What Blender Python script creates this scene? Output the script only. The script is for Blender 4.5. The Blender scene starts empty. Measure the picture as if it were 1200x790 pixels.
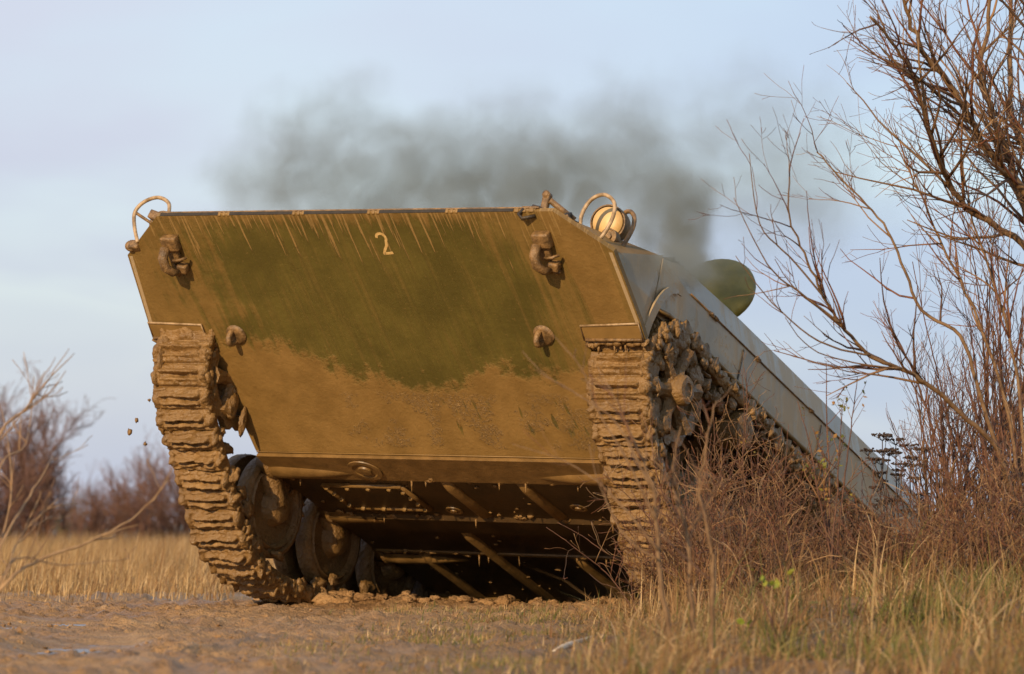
import bpy, math, random
import numpy as np
from mathutils import Vector, Matrix, Quaternion

# ---------------------------------------------------------------- camera, sky, sun, exposure
scene = bpy.context.scene
COL = scene.collection
F_PX, CAM_H, HORIZON = 5000.0, 0.42, 610.0
PITCH = math.atan((HORIZON - 395.0) / F_PX)
cam_d = bpy.data.cameras.new('camera')
cam_d.sensor_width = 36.0
cam_d.lens = 150.0
cam_d.clip_start = 0.5
cam_d.clip_end = 20000.0
cam_d.dof.use_dof = True
cam_d.dof.focus_distance = 21.2
cam_d.dof.aperture_fstop = 4.6
cam = bpy.data.objects.new('camera', cam_d)
COL.objects.link(cam)
cam.location = (0, 0, CAM_H)
cam.rotation_euler = (math.pi / 2 + PITCH, 0, 0)
scene.camera = cam

SUN_AZ, SUN_EL = math.radians(27), math.radians(20)      # azimuth: to the left of straight behind the camera
SUN = Vector((-math.sin(SUN_AZ) * math.cos(SUN_EL), -math.cos(SUN_AZ) * math.cos(SUN_EL), math.sin(SUN_EL)))
sl = bpy.data.lights.new('sun', 'SUN')
sl.energy = 4.7
sl.angle = math.radians(0.6)
sl.color = (1.0, 0.74, 0.44)
so = bpy.data.objects.new('sun', sl)
COL.objects.link(so)
so.rotation_euler = SUN.to_track_quat('Z', 'Y').to_euler()

world = bpy.data.worlds.new('World')
scene.world = world
world.use_nodes = True
scene.view_settings.view_transform = 'Standard'
scene.view_settings.look = 'None'
scene.view_settings.exposure = 0.08
scene.view_settings.gamma = 1.0
scene.cycles.volume_step_rate = 1.0
scene.cycles.volume_max_steps = 128
scene.cycles.max_bounces = 6
scene.cycles.volume_bounces = 1


# ---------------------------------------------------------------- node helpers
class NT:
    """small wrapper to write node maths as expressions"""
    def __init__(self, tree):
        self.t = tree
    def node(self, kind, **kw):
        n = self.t.nodes.new(kind)
        for k, v in kw.items():
            setattr(n, k, v)
        return n
    def put(self, sock, v):
        if isinstance(v, V):
            self.t.links.new(v.s, sock)
        elif isinstance(v, bpy.types.NodeSocket):
            self.t.links.new(v, sock)
        else:
            sock.default_value = v
    def math(self, op, a, b=0.0, c=0.0, clamp=False):
        n = self.node('ShaderNodeMath', operation=op, use_clamp=clamp)
        for i, v in enumerate((a, b, c)):
            self.put(n.inputs[i], v)
        return V(self, n.outputs[0])
    def noise(self, vec, scale=5, detail=3, rough=0.55, dist=0.0, mul=None):
        if mul is not None:
            m = self.node('ShaderNodeMapping')
            self.put(m.inputs[0], vec)
            m.inputs['Scale'].default_value = mul
            vec = m.outputs[0]
        n = self.node('ShaderNodeTexNoise')
        self.put(n.inputs['Vector'], vec)
        n.inputs['Scale'].default_value = scale
        n.inputs['Detail'].default_value = detail
        n.inputs['Roughness'].default_value = rough
        n.inputs['Distortion'].default_value = dist
        return V(self, n.outputs[0])
    def ramp(self, v, lo, hi):
        n = self.node('ShaderNodeMapRange', interpolation_type='SMOOTHSTEP')
        self.put(n.inputs[0], v)
        self.put(n.inputs[1], lo)
        self.put(n.inputs[2], hi)
        return V(self, n.outputs[0])
    def mix(self, f, a, b):
        n = self.node('ShaderNodeMix', data_type='RGBA')
        self.put(n.inputs[0], f)
        for i, v in ((6, a), (7, b)):
            if isinstance(v, tuple):
                v = (*v, 1.0) if len(v) == 3 else v
            self.put(n.inputs[i], v)
        return n.outputs[2]


class V:
    def __init__(self, nt, s):
        self.n, self.s = nt, s
    def __add__(self, o): return self.n.math('ADD', self, o)
    __radd__ = __add__
    def __sub__(self, o): return self.n.math('SUBTRACT', self, o)
    def __rsub__(self, o): return self.n.math('SUBTRACT', o, self)
    def __mul__(self, o): return self.n.math('MULTIPLY', self, o)
    __rmul__ = __mul__
    def max(self, o): return self.n.math('MAXIMUM', self, o)
    def min(self, o): return self.n.math('MINIMUM', self, o)
    def abs(self): return self.n.math('ABSOLUTE', self)
    def clamp(self): return self.n.math('ADD', self, 0.0, clamp=True)


def new_mat(name):
    m = bpy.data.materials.new(name)
    m.use_nodes = True
    nt = NT(m.node_tree)
    b = m.node_tree.nodes['Principled BSDF']
    tc = nt.node('ShaderNodeTexCoord')
    return m, nt, b, tc


def bump(nt, b, h, strength=0.5, dist=0.02):
    n = nt.node('ShaderNodeBump')
    n.inputs['Strength'].default_value = strength
    n.inputs['Distance'].default_value = dist
    nt.put(n.inputs['Height'], h)
    nt.t.links.new(n.outputs[0], b.inputs['Normal'])


def simple(name, c1, c2, scale=8.0, rough=0.6, bs=0.4, bd=0.01, spec=0.5, metal=0.0, coord='Object', detail=4, bscale=3.0):
    m, nt, b, tc = new_mat(name)
    v = tc.outputs[coord]
    n = nt.noise(v, scale, detail)
    nt.put(b.inputs['Base Color'], nt.mix(nt.ramp(n, 0.3, 0.7), c1, c2))
    b.inputs['Roughness'].default_value = rough
    b.inputs['Specular IOR Level'].default_value = spec
    b.inputs['Metallic'].default_value = metal
    if bs:
        bump(nt, b, nt.noise(v, scale * bscale, 5, 0.6), bs, bd)
    return m


# sky: Nishita plus a thin veil of high cloud
wn = NT(world.node_tree)
bg = world.node_tree.nodes['Background']
sky = wn.node('ShaderNodeTexSky', sky_type='NISHITA', sun_disc=False)
sky.sun_elevation = SUN_EL
sky.sun_rotation = math.atan2(SUN.x, SUN.y)
sky.air_density = 1.0
sky.dust_density = 0.1
sky.ozone_density = 1.4
wtc = wn.node('ShaderNodeTexCoord')
gen = wtc.outputs['Generated']
c1 = wn.noise(gen, 5.0, 4, 0.5, 0.4, mul=(1.0, 1.0, 3.2))
sepw = wn.node('ShaderNodeSeparateXYZ')
wn.t.links.new(gen, sepw.inputs[0])
elev = V(wn, sepw.outputs[2])
low = wn.ramp(elev + (c1 - 0.5) * 0.05, 0.14, 0.0)          # soft grey bank of cloud near the horizon
thin = wn.ramp(V(wn, sepw.outputs[0]) + (c1 - 0.5) * 0.10, 0.15, -0.10)     # the veil thins out towards the right
cl = ((wn.ramp(c1, 0.30, 0.70) * 0.45 + 0.42) + 0.12).max(low * 0.95)
veil = wn.mix(low, wn.mix(thin, (4.05, 5.10, 6.50), (4.95, 5.08, 6.05)), wn.mix(thin, (3.55, 4.20, 5.35), (3.60, 4.00, 5.15)))
mixs = wn.mix(cl, sky.outputs[0], veil)
wn.put(bg.inputs[0], mixs)
bg.inputs[1].default_value = 0.128


# ---------------------------------------------------------------- materials
MUD1, MUD2 = (0.150, 0.080, 0.022), (0.250, 0.140, 0.044)
M = {}


def mud_material(name, wet=0.26, scale=9.0, bs=0.8, bd=0.015):
    m, nt, b, tc = new_mat(name)
    v = tc.outputs['Object']
    oi = nt.node('ShaderNodeObjectInfo')
    n = nt.noise(v, scale, 5, 0.6)
    n2 = nt.noise(v, scale * 6, 4, 0.6)
    n3 = nt.noise(v, scale * 2.3, 3, 0.6)
    col = nt.mix((nt.ramp(n, 0.3, 0.72) + (V(nt, oi.outputs['Random']) - 0.5) * 0.5).clamp(), MUD1, MUD2)
    col = nt.mix(nt.ramp(n2, 0.52, 0.78) * 0.55, col, (0.10, 0.052, 0.018))
    col = nt.mix(nt.ramp(n3, 0.60, 0.76) * 0.5, col, (0.42, 0.255, 0.105))
    nt.put(b.inputs['Base Color'], col)
    nt.put(b.inputs['Roughness'], nt.ramp(n3, 0.25, 0.7) * 0.38 + wet)
    b.inputs['Specular IOR Level'].default_value = 0.55
    bump(nt, b, n2 + n3 * 0.8, bs, bd)
    return m


M['mud'] = mud_material('wet_mud')
M['mud_thick'] = mud_material('caked_mud', 0.30, 7.0, 0.9, 0.02)

OLIVE1, OLIVE2 = (0.078, 0.062, 0.012), (0.112, 0.088, 0.018)
FILM1, FILM2 = (0.178, 0.101, 0.026), (0.240, 0.139, 0.040)


def plate_material():
    m, nt, b, tc = new_mat('mud_streaked_olive_paint')
    v = tc.outputs['Object']
    sep = nt.node('ShaderNodeSeparateXYZ')
    nt.t.links.new(v, sep.inputs[0])
    x, z = V(nt, sep.outputs[0]), V(nt, sep.outputs[2])
    s = (1.2 - z) * 1.836                                   # distance down the plate
    big = nt.noise(v, 3.2, 5, 0.6)
    # runs follow the slope of the plate with a slight slant
    com = nt.node('ShaderNodeCombineXYZ')
    nt.put(com.inputs[0], x - s * 0.10)
    nt.put(com.inputs[2], s)
    run = nt.noise(com.outputs[0], 1.0, 3, 0.5, mul=(55, 1, 2.2))
    run2 = nt.noise(com.outputs[0], 1.0, 4, 0.6, mul=(24, 1, 1.3))
    fine = nt.noise(v, 38, 4, 0.6)
    mid = nt.noise(v, 11, 4, 0.65)
    edge = s + (big - 0.5) * 0.30 + (run2 - 0.5) * 0.20 + (mid - 0.5) * 0.34 + (fine - 0.5) * 0.10
    edge = edge + nt.ramp(x, -0.25, -0.85) * 0.20 + nt.ramp(x, 0.32, 0.5) * 0.10 + nt.ramp(x, 0.1, -0.4) * 0.06
    low = nt.ramp(edge, 0.99, 1.11)
    # thin drips starting at the upper edge, each of its own length
    drip = nt.ramp(run - (s * 0.58), 0.505, 0.535)
    top = nt.ramp(s + (run2 - 0.5) * 0.30, 0.075, 0.0)
    right = nt.ramp(x - s * 0.30 + s * s * 0.14 + (big - 0.5) * 0.03, 1.085, 1.105) * nt.ramp(x - s * 0.05, 1.425, 1.40)
    left = nt.ramp(x * -1.0 + (run2 - 0.5) * 1.3 + (big - 0.5) * 0.9 + (mid - 0.5) * 0.6, 0.80, 1.30) * 0.8
    rstreak = nt.ramp(x + (run2 - 0.5) * 1.2 + (big - 0.5) * 0.4 + nt.ramp(s, 0.5, 0.0) * 0.25, 0.80, 1.25) * 0.7
    streak = nt.ramp(run2 + (big - 0.5) * 0.5, 0.50, 0.80) * 0.30
    mask = low.max(drip * 0.9).max(top * 0.85).max(right * 0.95).max(left).max(rstreak).max(streak)
    # wiped scuffs through the mud low on the plate
    scuff = nt.ramp(nt.noise(com.outputs[0], 1.0, 2, 0.5, mul=(22, 1, 5)), 0.59, 0.64) * nt.ramp(s, 1.12, 1.2) * nt.ramp(s, 1.40, 1.33) * nt.ramp(x, -0.1, 0.15)
    mask = (mask - scuff * 0.85).clamp()
    mask = mask * (0.80 + fine * 0.3)
    olive = nt.mix(nt.ramp(big, 0.35, 0.65), OLIVE1, OLIVE2)
    olive = nt.mix(nt.ramp(run, 0.35, 0.75) * 0.35, olive, (0.064, 0.046, 0.011))
    olive = nt.mix(nt.ramp(nt.noise(v, 75, 3, 0.6), 0.60, 0.75) * 0.6, olive, (0.20, 0.125, 0.04))
    film = nt.mix(nt.ramp(nt.noise(v, 6, 4), 0.3, 0.7), FILM1, FILM2)
    film = nt.mix(drip * 0.5, film, (0.36, 0.23, 0.085))
    # raised splashes of wet mud
    area = nt.ramp(nt.noise(v, 4.6, 3, 0.6), 0.50, 0.60) * nt.ramp(s, 1.08, 1.20) * nt.ramp(s, 1.47, 1.42) * nt.ramp(x, -0.55, -0.4)
    spl = nt.ramp(nt.noise(v, 62, 4, 0.7, 0.8), 0.50, 0.62) * area
    film = nt.mix(spl * 0.75, film, (0.36, 0.22, 0.085))
    film = nt.mix(nt.ramp(nt.noise(v, 120, 2, 0.5), 0.62, 0.70) * 0.5, film, (0.15, 0.085, 0.024))
    nt.put(b.inputs['Base Color'], nt.mix(mask, olive, film))
    nt.put(b.inputs['Roughness'], 0.48 + mask * 0.1 - spl * 0.2)
    b.inputs['Specular IOR Level'].default_value = 0.4
    bump(nt, b, mask * 0.8 + fine * 0.45 + run * 0.12 + spl * 2.2 + mid * 0.35, 0.65, 0.008)
    return m


M['plate'] = plate_material()


def belly_material():
    m, nt, b, tc = new_mat('wet_muddy_belly')
    v = tc.outputs['Object']
    n = nt.noise(v, 5, 5, 0.6)
    f = nt.noise(v, 60, 3, 0.6)
    spots = nt.ramp(nt.noise(v, 95, 2, 0.5), 0.69, 0.75)
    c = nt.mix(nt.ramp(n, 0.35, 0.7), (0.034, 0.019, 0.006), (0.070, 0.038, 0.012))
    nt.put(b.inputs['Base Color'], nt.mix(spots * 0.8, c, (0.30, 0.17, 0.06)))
    b.inputs['Roughness'].default_value = 0.42
    bump(nt, b, f * 0.5 + n, 0.4, 0.006)
    return m


M['belly'] = belly_material()


def side_material():
    m, nt, b, tc = new_mat('wet_grey_green_side_paint')
    v = tc.outputs['Object']
    sep = nt.node('ShaderNodeSeparateXYZ')
    nt.t.links.new(v, sep.inputs[0])
    y, z = V(nt, sep.outputs[1]), V(nt, sep.outputs[2])
    big = nt.noise(v, 2.6, 5, 0.6)
    com = nt.node('ShaderNodeCombineXYZ')
    nt.put(com.inputs[1], y + z * 0.35)
    nt.put(com.inputs[2], z)
    run = nt.noise(com.outputs[0], 1.0, 4, 0.6, mul=(1, 16, 2.0))
    fine = nt.noise(v, 42, 4, 0.65)
    smear = nt.ramp(run + (big - 0.5) * 0.9 + nt.ramp(y, 1.6, 2.4) * 0.10, 0.50, 0.74)
    spat = nt.ramp(fine + (big - 0.5) * 0.7 + nt.ramp(z, 1.2, 1.0) * 0.05, 0.62, 0.72)
    edge = nt.ramp(z + (fine - 0.5) * 0.02, 1.025, 1.0)
    mask = (smear * 0.75).max(spat).max(edge * 0.8).clamp()
    base = nt.mix(nt.ramp(big, 0.35, 0.7), (0.255, 0.208, 0.138), (0.350, 0.282, 0.180))
    nt.put(b.inputs['Base Color'], nt.mix(mask, base, (0.40, 0.285, 0.155)))
    nt.put(b.inputs['Roughness'], 0.30 + mask * 0.35)
    b.inputs['Specular IOR Level'].default_value = 0.7
    bump(nt, b, mask * 0.6 + fine * 0.3, 0.35, 0.006)
    return m


M['side'] = side_material()
M['film'] = simple('thin_mud_film', FILM1, FILM2, 6, 0.55, 0.4, 0.006)
M['metal'] = simple('muddy_steel', (0.10, 0.058, 0.022), (0.27, 0.155, 0.06), 26, 0.42, 0.8, 0.008)
M['under'] = simple('shaded_underside_mud', (0.140, 0.078, 0.023), (0.215, 0.122, 0.039), 12, 0.42, 0.5, 0.006)  # wet mud film, darkened to put underside shade into its colour
M['dark'] = simple('dark_greasy_metal', (0.018, 0.014, 0.009), (0.05, 0.034, 0.018), 14, 0.5, 0.5, 0.01)
M['gap'] = simple('dark_gap_rubber', (0.012, 0.010, 0.008), (0.03, 0.022, 0.015), 20, 0.7, 0.2, 0.004)
M['lens'] = simple('cream_mud_covered_lamp_lens', (0.50, 0.30, 0.10), (0.62, 0.40, 0.16), 9, 0.45, 0.2, 0.004)
M['lens_pale'] = simple('pale_grey_lamp_face', (0.42, 0.36, 0.27), (0.52, 0.45, 0.34), 14, 0.45, 0.2, 0.004)
M['guard'] = simple('pale_worn_steel_tube', (0.20, 0.125, 0.055), (0.46, 0.32, 0.18), 30, 0.45, 0.3, 0.003)
M['number'] = simple('worn_cream_orange_paint', (0.46, 0.29, 0.10), (0.62, 0.42, 0.17), 60, 0.6, 0.2, 0.002)
M['hatch'] = simple('olive_hatch_paint', (0.125, 0.110, 0.016), (0.20, 0.165, 0.030), 10, 0.5, 0.4, 0.006)


def ground_material():
    m, nt, b, tc = new_mat('churned_mud_ground')
    v = tc.outputs['Object']
    sep = nt.node('ShaderNodeSeparateXYZ')
    nt.t.links.new(v, sep.inputs[0])
    x, y, z = (V(nt, sep.outputs[i]) for i in range(3))
    n = nt.noise(v, 1.7, 6, 0.62)
    f = nt.noise(v, 22, 5, 0.65)
    g = nt.noise(v, 90, 3, 0.6)
    c = nt.mix(nt.ramp(n, 0.35, 0.68), (0.310, 0.170, 0.065), (0.440, 0.255, 0.108))
    c = nt.mix(nt.ramp(f, 0.40, 0.68) * 0.6, c, (0.165, 0.088, 0.032))
    c = nt.mix(nt.ramp(nt.noise(v, 4.5, 4, 0.6), 0.5, 0.72) * 0.55, c, (0.520, 0.330, 0.165))
    damp = nt.ramp(x + (n - 0.5) * 2.0, -1.2, 0.3) * nt.ramp(y + (n - 0.5) * 3, 20.5, 16.0)
    c = nt.mix(damp * 0.75, c, (0.170, 0.098, 0.038))
    far = nt.ramp(y + n * 6, 27.0, 33.0)
    c = nt.mix(far, c, nt.mix(nt.ramp(nt.noise(v, 0.6, 4), 0.35, 0.65), (0.34, 0.22, 0.095), (0.26, 0.18, 0.075)))
    c = nt.mix(nt.ramp(y, 90, 130), c, (0.115, 0.085, 0.045))
    nt.put(b.inputs['Base Color'], c)
    nt.put(b.inputs['Roughness'], nt.ramp(n + g * 0.4, 0.50, 0.85) * 0.40 + 0.36)
    b.inputs['Specular IOR Level'].default_value = 0.4
    bump(nt, b, f + g * 0.6, 1.0, 0.03)
    return m


M['ground'] = ground_material()
M['clod'] = mud_material('mud_clods', 0.55, 4.0, 0.7, 0.01)


def vc_mat(name, rough=0.65, spec=0.25, trans=0.0):
    """colour per piece from a face-corner attribute (each blade or twig has its own tint)"""
    m, nt, b, tc = new_mat(name)
    a = nt.node('ShaderNodeAttribute', attribute_name='tint')
    nt.t.links.new(a.outputs['Color'], b.inputs['Base Color'])
    b.inputs['Roughness'].default_value = rough
    b.inputs['Specular IOR Level'].default_value = spec
    if trans:
        out = m.node_tree.nodes['Material Output']
        tr = nt.node('ShaderNodeBsdfTranslucent')
        nt.t.links.new(a.outputs['Color'], tr.inputs[0])
        mx = nt.node('ShaderNodeMixShader')
        mx.inputs[0].default_value = trans
        nt.t.links.new(b.outputs[0], mx.inputs[1])
        nt.t.links.new(tr.outputs[0], mx.inputs[2])
        nt.t.links.new(mx.outputs[0], out.inputs[0])
    return m


M['blade'] = vc_mat('grass_blades', 0.6, 0.3, 0.25)
M['twig'] = vc_mat('twig_bark', 0.6, 0.35)
M['bark'] = simple('brown_bark', (0.115, 0.062, 0.026), (0.210, 0.125, 0.058), 26, 0.7, 0.6, 0.006, 0.3)
M['bark_dark'] = simple('dark_red_bark', (0.075, 0.034, 0.022), (0.150, 0.072, 0.042), 26, 0.65, 0.5, 0.004, 0.3)


# ---------------------------------------------------------------- mesh helpers
class MB:
    def __init__(self):
        self.v, self.f, self.t = [], [], []
    def add(self, vs, fs, tint=None):
        o = len(self.v)
        self.v.extend([tuple(p) for p in vs])
        self.f.extend([tuple(i + o for i in q) for q in fs])
        if tint is not None:
            self.t.extend([tint] * len(fs))
        return self
    def box(self, c, size, rot=None, bev=0.0):
        hx, hy, hz = (s / 2 for s in size)
        k = min(bev, hx * .9, hy * .9, hz * .9)
        R = rot or Matrix.Identity(3)
        if k <= 0:
            vs = [(sx * hx, sy * hy, sz * hz) for sz in (-1, 1) for sy in (-1, 1) for sx in (-1, 1)]
            fs = [(0, 2, 3, 1), (4, 5, 7, 6), (0, 1, 5, 4), (2, 6, 7, 3), (0, 4, 6, 2), (1, 3, 7, 5)]
        else:
            import bmesh
            bm = bmesh.new()
            bmesh.ops.create_cube(bm, size=1.0)
            for w in bm.verts:
                w.co = Vector((w.co.x * 2 * hx, w.co.y * 2 * hy, w.co.z * 2 * hz))
            bmesh.ops.bevel(bm, geom=list(bm.edges), offset=k, segments=2, affect='EDGES', profile=0.7)
            bm.verts.index_update()
            vs = [w.co.copy() for w in bm.verts]
            fs = [[w.index for w in q.verts] for q in bm.faces]
            bm.free()
        self.add([R @ Vector(p) + Vector(c) for p in vs], fs)
        return self
    def prism(self, poly, vec):
        """closed solid: polygon (3-D points) swept by vec"""
        n = len(poly)
        a = [Vector(p) for p in poly]
        b = [p + Vector(vec) for p in a]
        fs = [tuple(range(n)), tuple(range(2 * n - 1, n - 1, -1))]
        fs += [(i, i + n, (i + 1) % n + n, (i + 1) % n) for i in range(n)]
        return self.add(a + b, fs)
    def tube(self, path, rad, n=6, tint=None, closed=False):
        P = [Vector(p) for p in path]
        m = len(P)
        if not hasattr(rad, '__len__'):
            rad = [rad] * m
        T = []
        for i in range(m):
            if closed:
                d = P[(i + 1) % m] - P[i - 1]
            else:
                d = P[min(i + 1, m - 1)] - P[max(i - 1, 0)]
            T.append(d.normalized() if d.length > 1e-9 else Vector((0, 0, 1)))
        u = T[0].orthogonal().normalized()
        vs = []
        for i in range(m):
            u = u - T[i] * u.dot(T[i])
            u = u.normalized() if u.length > 1e-6 else T[i].orthogonal().normalized()
            w = T[i].cross(u)
            for k in range(n):
                a = 2 * math.pi * k / n
                vs.append(P[i] + (u * math.cos(a) + w * math.sin(a)) * rad[i])
        fs = []
        for i in range(m if closed else m - 1):
            j = (i + 1) % m
            for k in range(n):
                l = (k + 1) % n
                fs.append((i * n + k, i * n + l, j * n + l, j * n + k))
        if not closed:
            fs.append(tuple(range(n - 1, -1, -1)))
            fs.append(tuple((m - 1) * n + k for k in range(n)))
        return self.add(vs, fs, tint)
    def lathe(self, prof, c, axis, n=28):
        """profile of (radius, height) turned about axis through c"""
        q = Vector((0, 0, 1)).rotation_difference(Vector(axis).normalized())
        vs, fs = [], []
        for (r, h) in prof:
            for k in range(n):
                a = 2 * math.pi * k / n
                vs.append(q @ Vector((r * math.cos(a), r * math.sin(a), h)) + Vector(c))
        m = len(prof)
        for i in range(m - 1):
            for k in range(n):
                l = (k + 1) % n
                fs.append((i * n + k, i * n + l, (i + 1) * n + l, (i + 1) * n + k))
        fs.append(tuple(range(n - 1, -1, -1)))
        fs.append(tuple((m - 1) * n + k for k in range(n)))
        return self.add(vs, fs)
    def lump(self, c, r, rng, sub=2, amp=0.3, freq=1.8, tint=None):
        """uneven clod; r is a scalar or three radii"""
        vs, fs = ICO[sub]
        rr = np.array(r if hasattr(r, '__len__') else (r, r, r), float)
        off = rng.uniform(-50, 50, 3)
        d = vnoise3(vs * freq + off) + 0.5 * vnoise3(vs * freq * 2.3 + off)
        if sub > 2:
            d = d + 0.42 * (vnoise3(vs * freq * 5.1 + off) - 0.5) + 0.25 * (vnoise3(vs * freq * 9.7 + off) - 0.5)
        p = vs * (1 + amp * (d[:, None] - 0.75) * 2) * rr + np.array(c)
        return self.add(p.tolist(), fs, tint)
    def build(self, name, mat, parent=None, smooth=True, auto=None):
        me = bpy.data.meshes.new(name)
        me.from_pydata(self.v, [], self.f)
        if self.t:
            a = me.attributes.new('tint', 'FLOAT_COLOR', 'FACE')
            arr = np.ones((len(self.f), 4), np.float32)
            arr[:, :3] = np.array(self.t, np.float32)
            a.data.foreach_set('color', arr.ravel())
        me.materials.append(mat)
        if smooth:
            me.polygons.foreach_set('use_smooth', [True] * len(me.polygons))
            if auto is not None:
                me.set_sharp_from_angle(angle=math.radians(auto))
        me.update()
        return link(name, me, parent)


def link(name, me, parent=None):
    o = bpy.data.objects.new(name, me)
    COL.objects.link(o)
    if parent:
        o.parent = parent
    return o


def tag(o, label=None, cat=None, group=None, kind=None):
    if label: o['label'] = label
    if cat: o['category'] = cat
    if group: o['group'] = group
    if kind: o['kind'] = kind
    return o


def empty(name, loc=(0, 0, 0)):
    o = bpy.data.objects.new(name, None)
    COL.objects.link(o)
    o.location = loc
    o.empty_display_size = 0.1
    return o


def _hash(i, j, k=0, seed=0):
    h = (i * 374761393 + j * 668265263 + k * 2147483647 + seed * 974634777) & 0xFFFFFFFF
    h = ((h ^ (h >> 13)) * 1274126177) & 0xFFFFFFFF
    return ((h ^ (h >> 16)) & 0xFFFF) / 65535.0


def vnoise3(p):
    p = np.asarray(p, float)
    i = np.floor(p).astype(np.int64)
    f = p - i
    f = f * f * (3 - 2 * f)
    r = 0
    for dx in (0, 1):
        for dy in (0, 1):
            for dz in (0, 1):
                w = (f[:, 0] if dx else 1 - f[:, 0]) * (f[:, 1] if dy else 1 - f[:, 1]) * (f[:, 2] if dz else 1 - f[:, 2])
                r = r + w * _hash(i[:, 0] + dx, i[:, 1] + dy, i[:, 2] + dz)
    return r


def vnoise2(x, y, seed=0):
    i, j = np.floor(x).astype(np.int64), np.floor(y).astype(np.int64)
    fx, fy = x - i, y - j
    fx, fy = fx * fx * (3 - 2 * fx), fy * fy * (3 - 2 * fy)
    a = _hash(i, j, 0, seed) * (1 - fx) + _hash(i + 1, j, 0, seed) * fx
    b = _hash(i, j + 1, 0, seed) * (1 - fx) + _hash(i + 1, j + 1, 0, seed) * fx
    return a * (1 - fy) + b * fy


def fbm2(x, y, oct=4, seed=0):
    r, a, s = 0, 0.5, 0
    for o in range(oct):
        r = r + a * vnoise2(x, y, seed + o)
        s += a
        a *= 0.5
        x, y = x * 2.03 + 11.3, y * 2.03 + 5.7
    return r / s


def _icos():
    import bmesh
    out = {}
    for s in (1, 2, 3):
        bm = bmesh.new()
        bmesh.ops.create_icosphere(bm, subdivisions=s, radius=1.0)
        bm.verts.index_update()
        out[s] = (np.array([w.co[:] for w in bm.verts]), [tuple(w.index for w in q.verts) for q in bm.faces])
        bm.free()
    return out


ICO = _icos()


def at(u, v, D):
    """point at depth D seen at photograph pixel (u, v)"""
    x, z = (u - 600) / F_PX, (395 - v) / F_PX
    d = np.array([x, math.cos(PITCH) - z * math.sin(PITCH), math.sin(PITCH) + z * math.cos(PITCH)])
    d = d / d[1] * D
    return Vector((d[0], d[1], d[2] + CAM_H))


# vehicle pose: nose up 21.5 degrees on the crest, turned 29 degrees to the camera
VP, VY, VR = math.radians(21.478), math.radians(29.269), math.radians(1.536)
VT = Vector((-1.078, 21.448, 0.874))


def vehicle_matrix():
    cr, sr = math.cos(VR), math.sin(VR)
    cp, sp = math.cos(VP), math.sin(VP)
    c, s = math.cos(VY), math.sin(VY)
    Rr = Matrix(((cr, 0, sr), (0, 1, 0), (-sr, 0, cr)))
    Rp = Matrix(((1, 0, 0), (0, cp, sp), (0, -sp, cp)))
    Rz = Matrix(((c, s, 0), (-s, c, 0), (0, 0, 1)))
    return Matrix.Translation(VT) @ (Rz @ Rp @ Rr).to_4x4()


VM = vehicle_matrix()


# ---------------------------------------------------------------- terrain
def sstep(x, a, b):
    t = np.clip((x - a) / (b - a), 0, 1)
    return t * t * (3 - 2 * t)


CU, SU = math.cos(VY), math.sin(VY)
CREST = (-0.05 * SU + 23.35 * CU)
WATER_Z = -0.076
PUDDLES = ((-2.12, 19.6, 0.24, 1.2, 'long shiny puddle at the left edge, farther from the camera'),
           (-1.62, 16.2, 0.20, 0.9, 'shiny puddle at the left edge, nearest the camera'),
           (-1.72, 19.9, 0.10, 0.7, 'narrow puddle just right of the long puddle'))


def ground_h(X, Y):
    X, Y = np.asarray(X, float), np.asarray(Y, float)
    u = X * CU - Y * SU + 23.35 * SU + 0.05 * CU             # sideways from the vehicle's centre line
    v = X * SU + Y * CU - CREST                              # behind the crest
    h = -0.055 + 0.05 * (fbm2(X * 0.35, Y * 0.35, 3, 3) - 0.5)
    near = sstep(Y, 30, 26) * sstep(np.abs(X), 9, 6)
    h = h + near * (0.085 * (fbm2(X * 1.6, Y * 1.1, 4, 9) - 0.5) + 0.050 * (fbm2(X * 5.0, Y * 4.0, 3, 21) - 0.5))
    cl = fbm2(X * 17, Y * 15, 2, 33)
    h = h + near * 0.085 * (fbm2(X * 0.9 + Y * 0.2, Y * 2.2, 3, 15) - 0.5)
    h = h + near * 0.032 * np.clip(cl - 0.48, 0, 1) * 2 + near * 0.016 * (fbm2(X * 34, Y * 26, 2, 55) - 0.5)
    # shallow hollows with standing water at the left
    for cx, cy, rx, ry, _ in PUDDLES:
        d = np.sqrt(((X - cx) / rx) ** 2 + ((Y - cy) / ry) ** 2)
        w = sstep(d, 1.7, 0.9)
        h = h * (1 - w) + w * (WATER_Z + 0.034 * (fbm2(X * 9, Y * 5, 3, 19) - 0.50) + 0.02 * sstep(d, 0.6, 1.4))
    # mound of pushed-up mud on the crest, ditch behind it
    h = h + 0.03 * np.exp(-(v / 0.35) ** 2) * np.exp(-(u / 1.9) ** 2)
    ditch = -np.clip(v - 0.15, 0, None) * 0.44
    ditch = np.maximum(ditch, -2.3) * sstep(v, 11.0, 6.8)
    side = sstep(u, -3.4, -2.0) * sstep(u, 4.4, 2.7)
    h = h + ditch * side
    # the vegetated bank at the right
    h = h + 0.16 * sstep(X - 0.12 * (Y - 18), 0.35, 1.6) * sstep(Y, 14, 19) * sstep(Y, 27, 24) * (1 - side * sstep(v, 0, 0.6))
    # field beyond drops a little
    h = h - 0.03 * sstep(Y, 26, 40)
    return h


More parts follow.
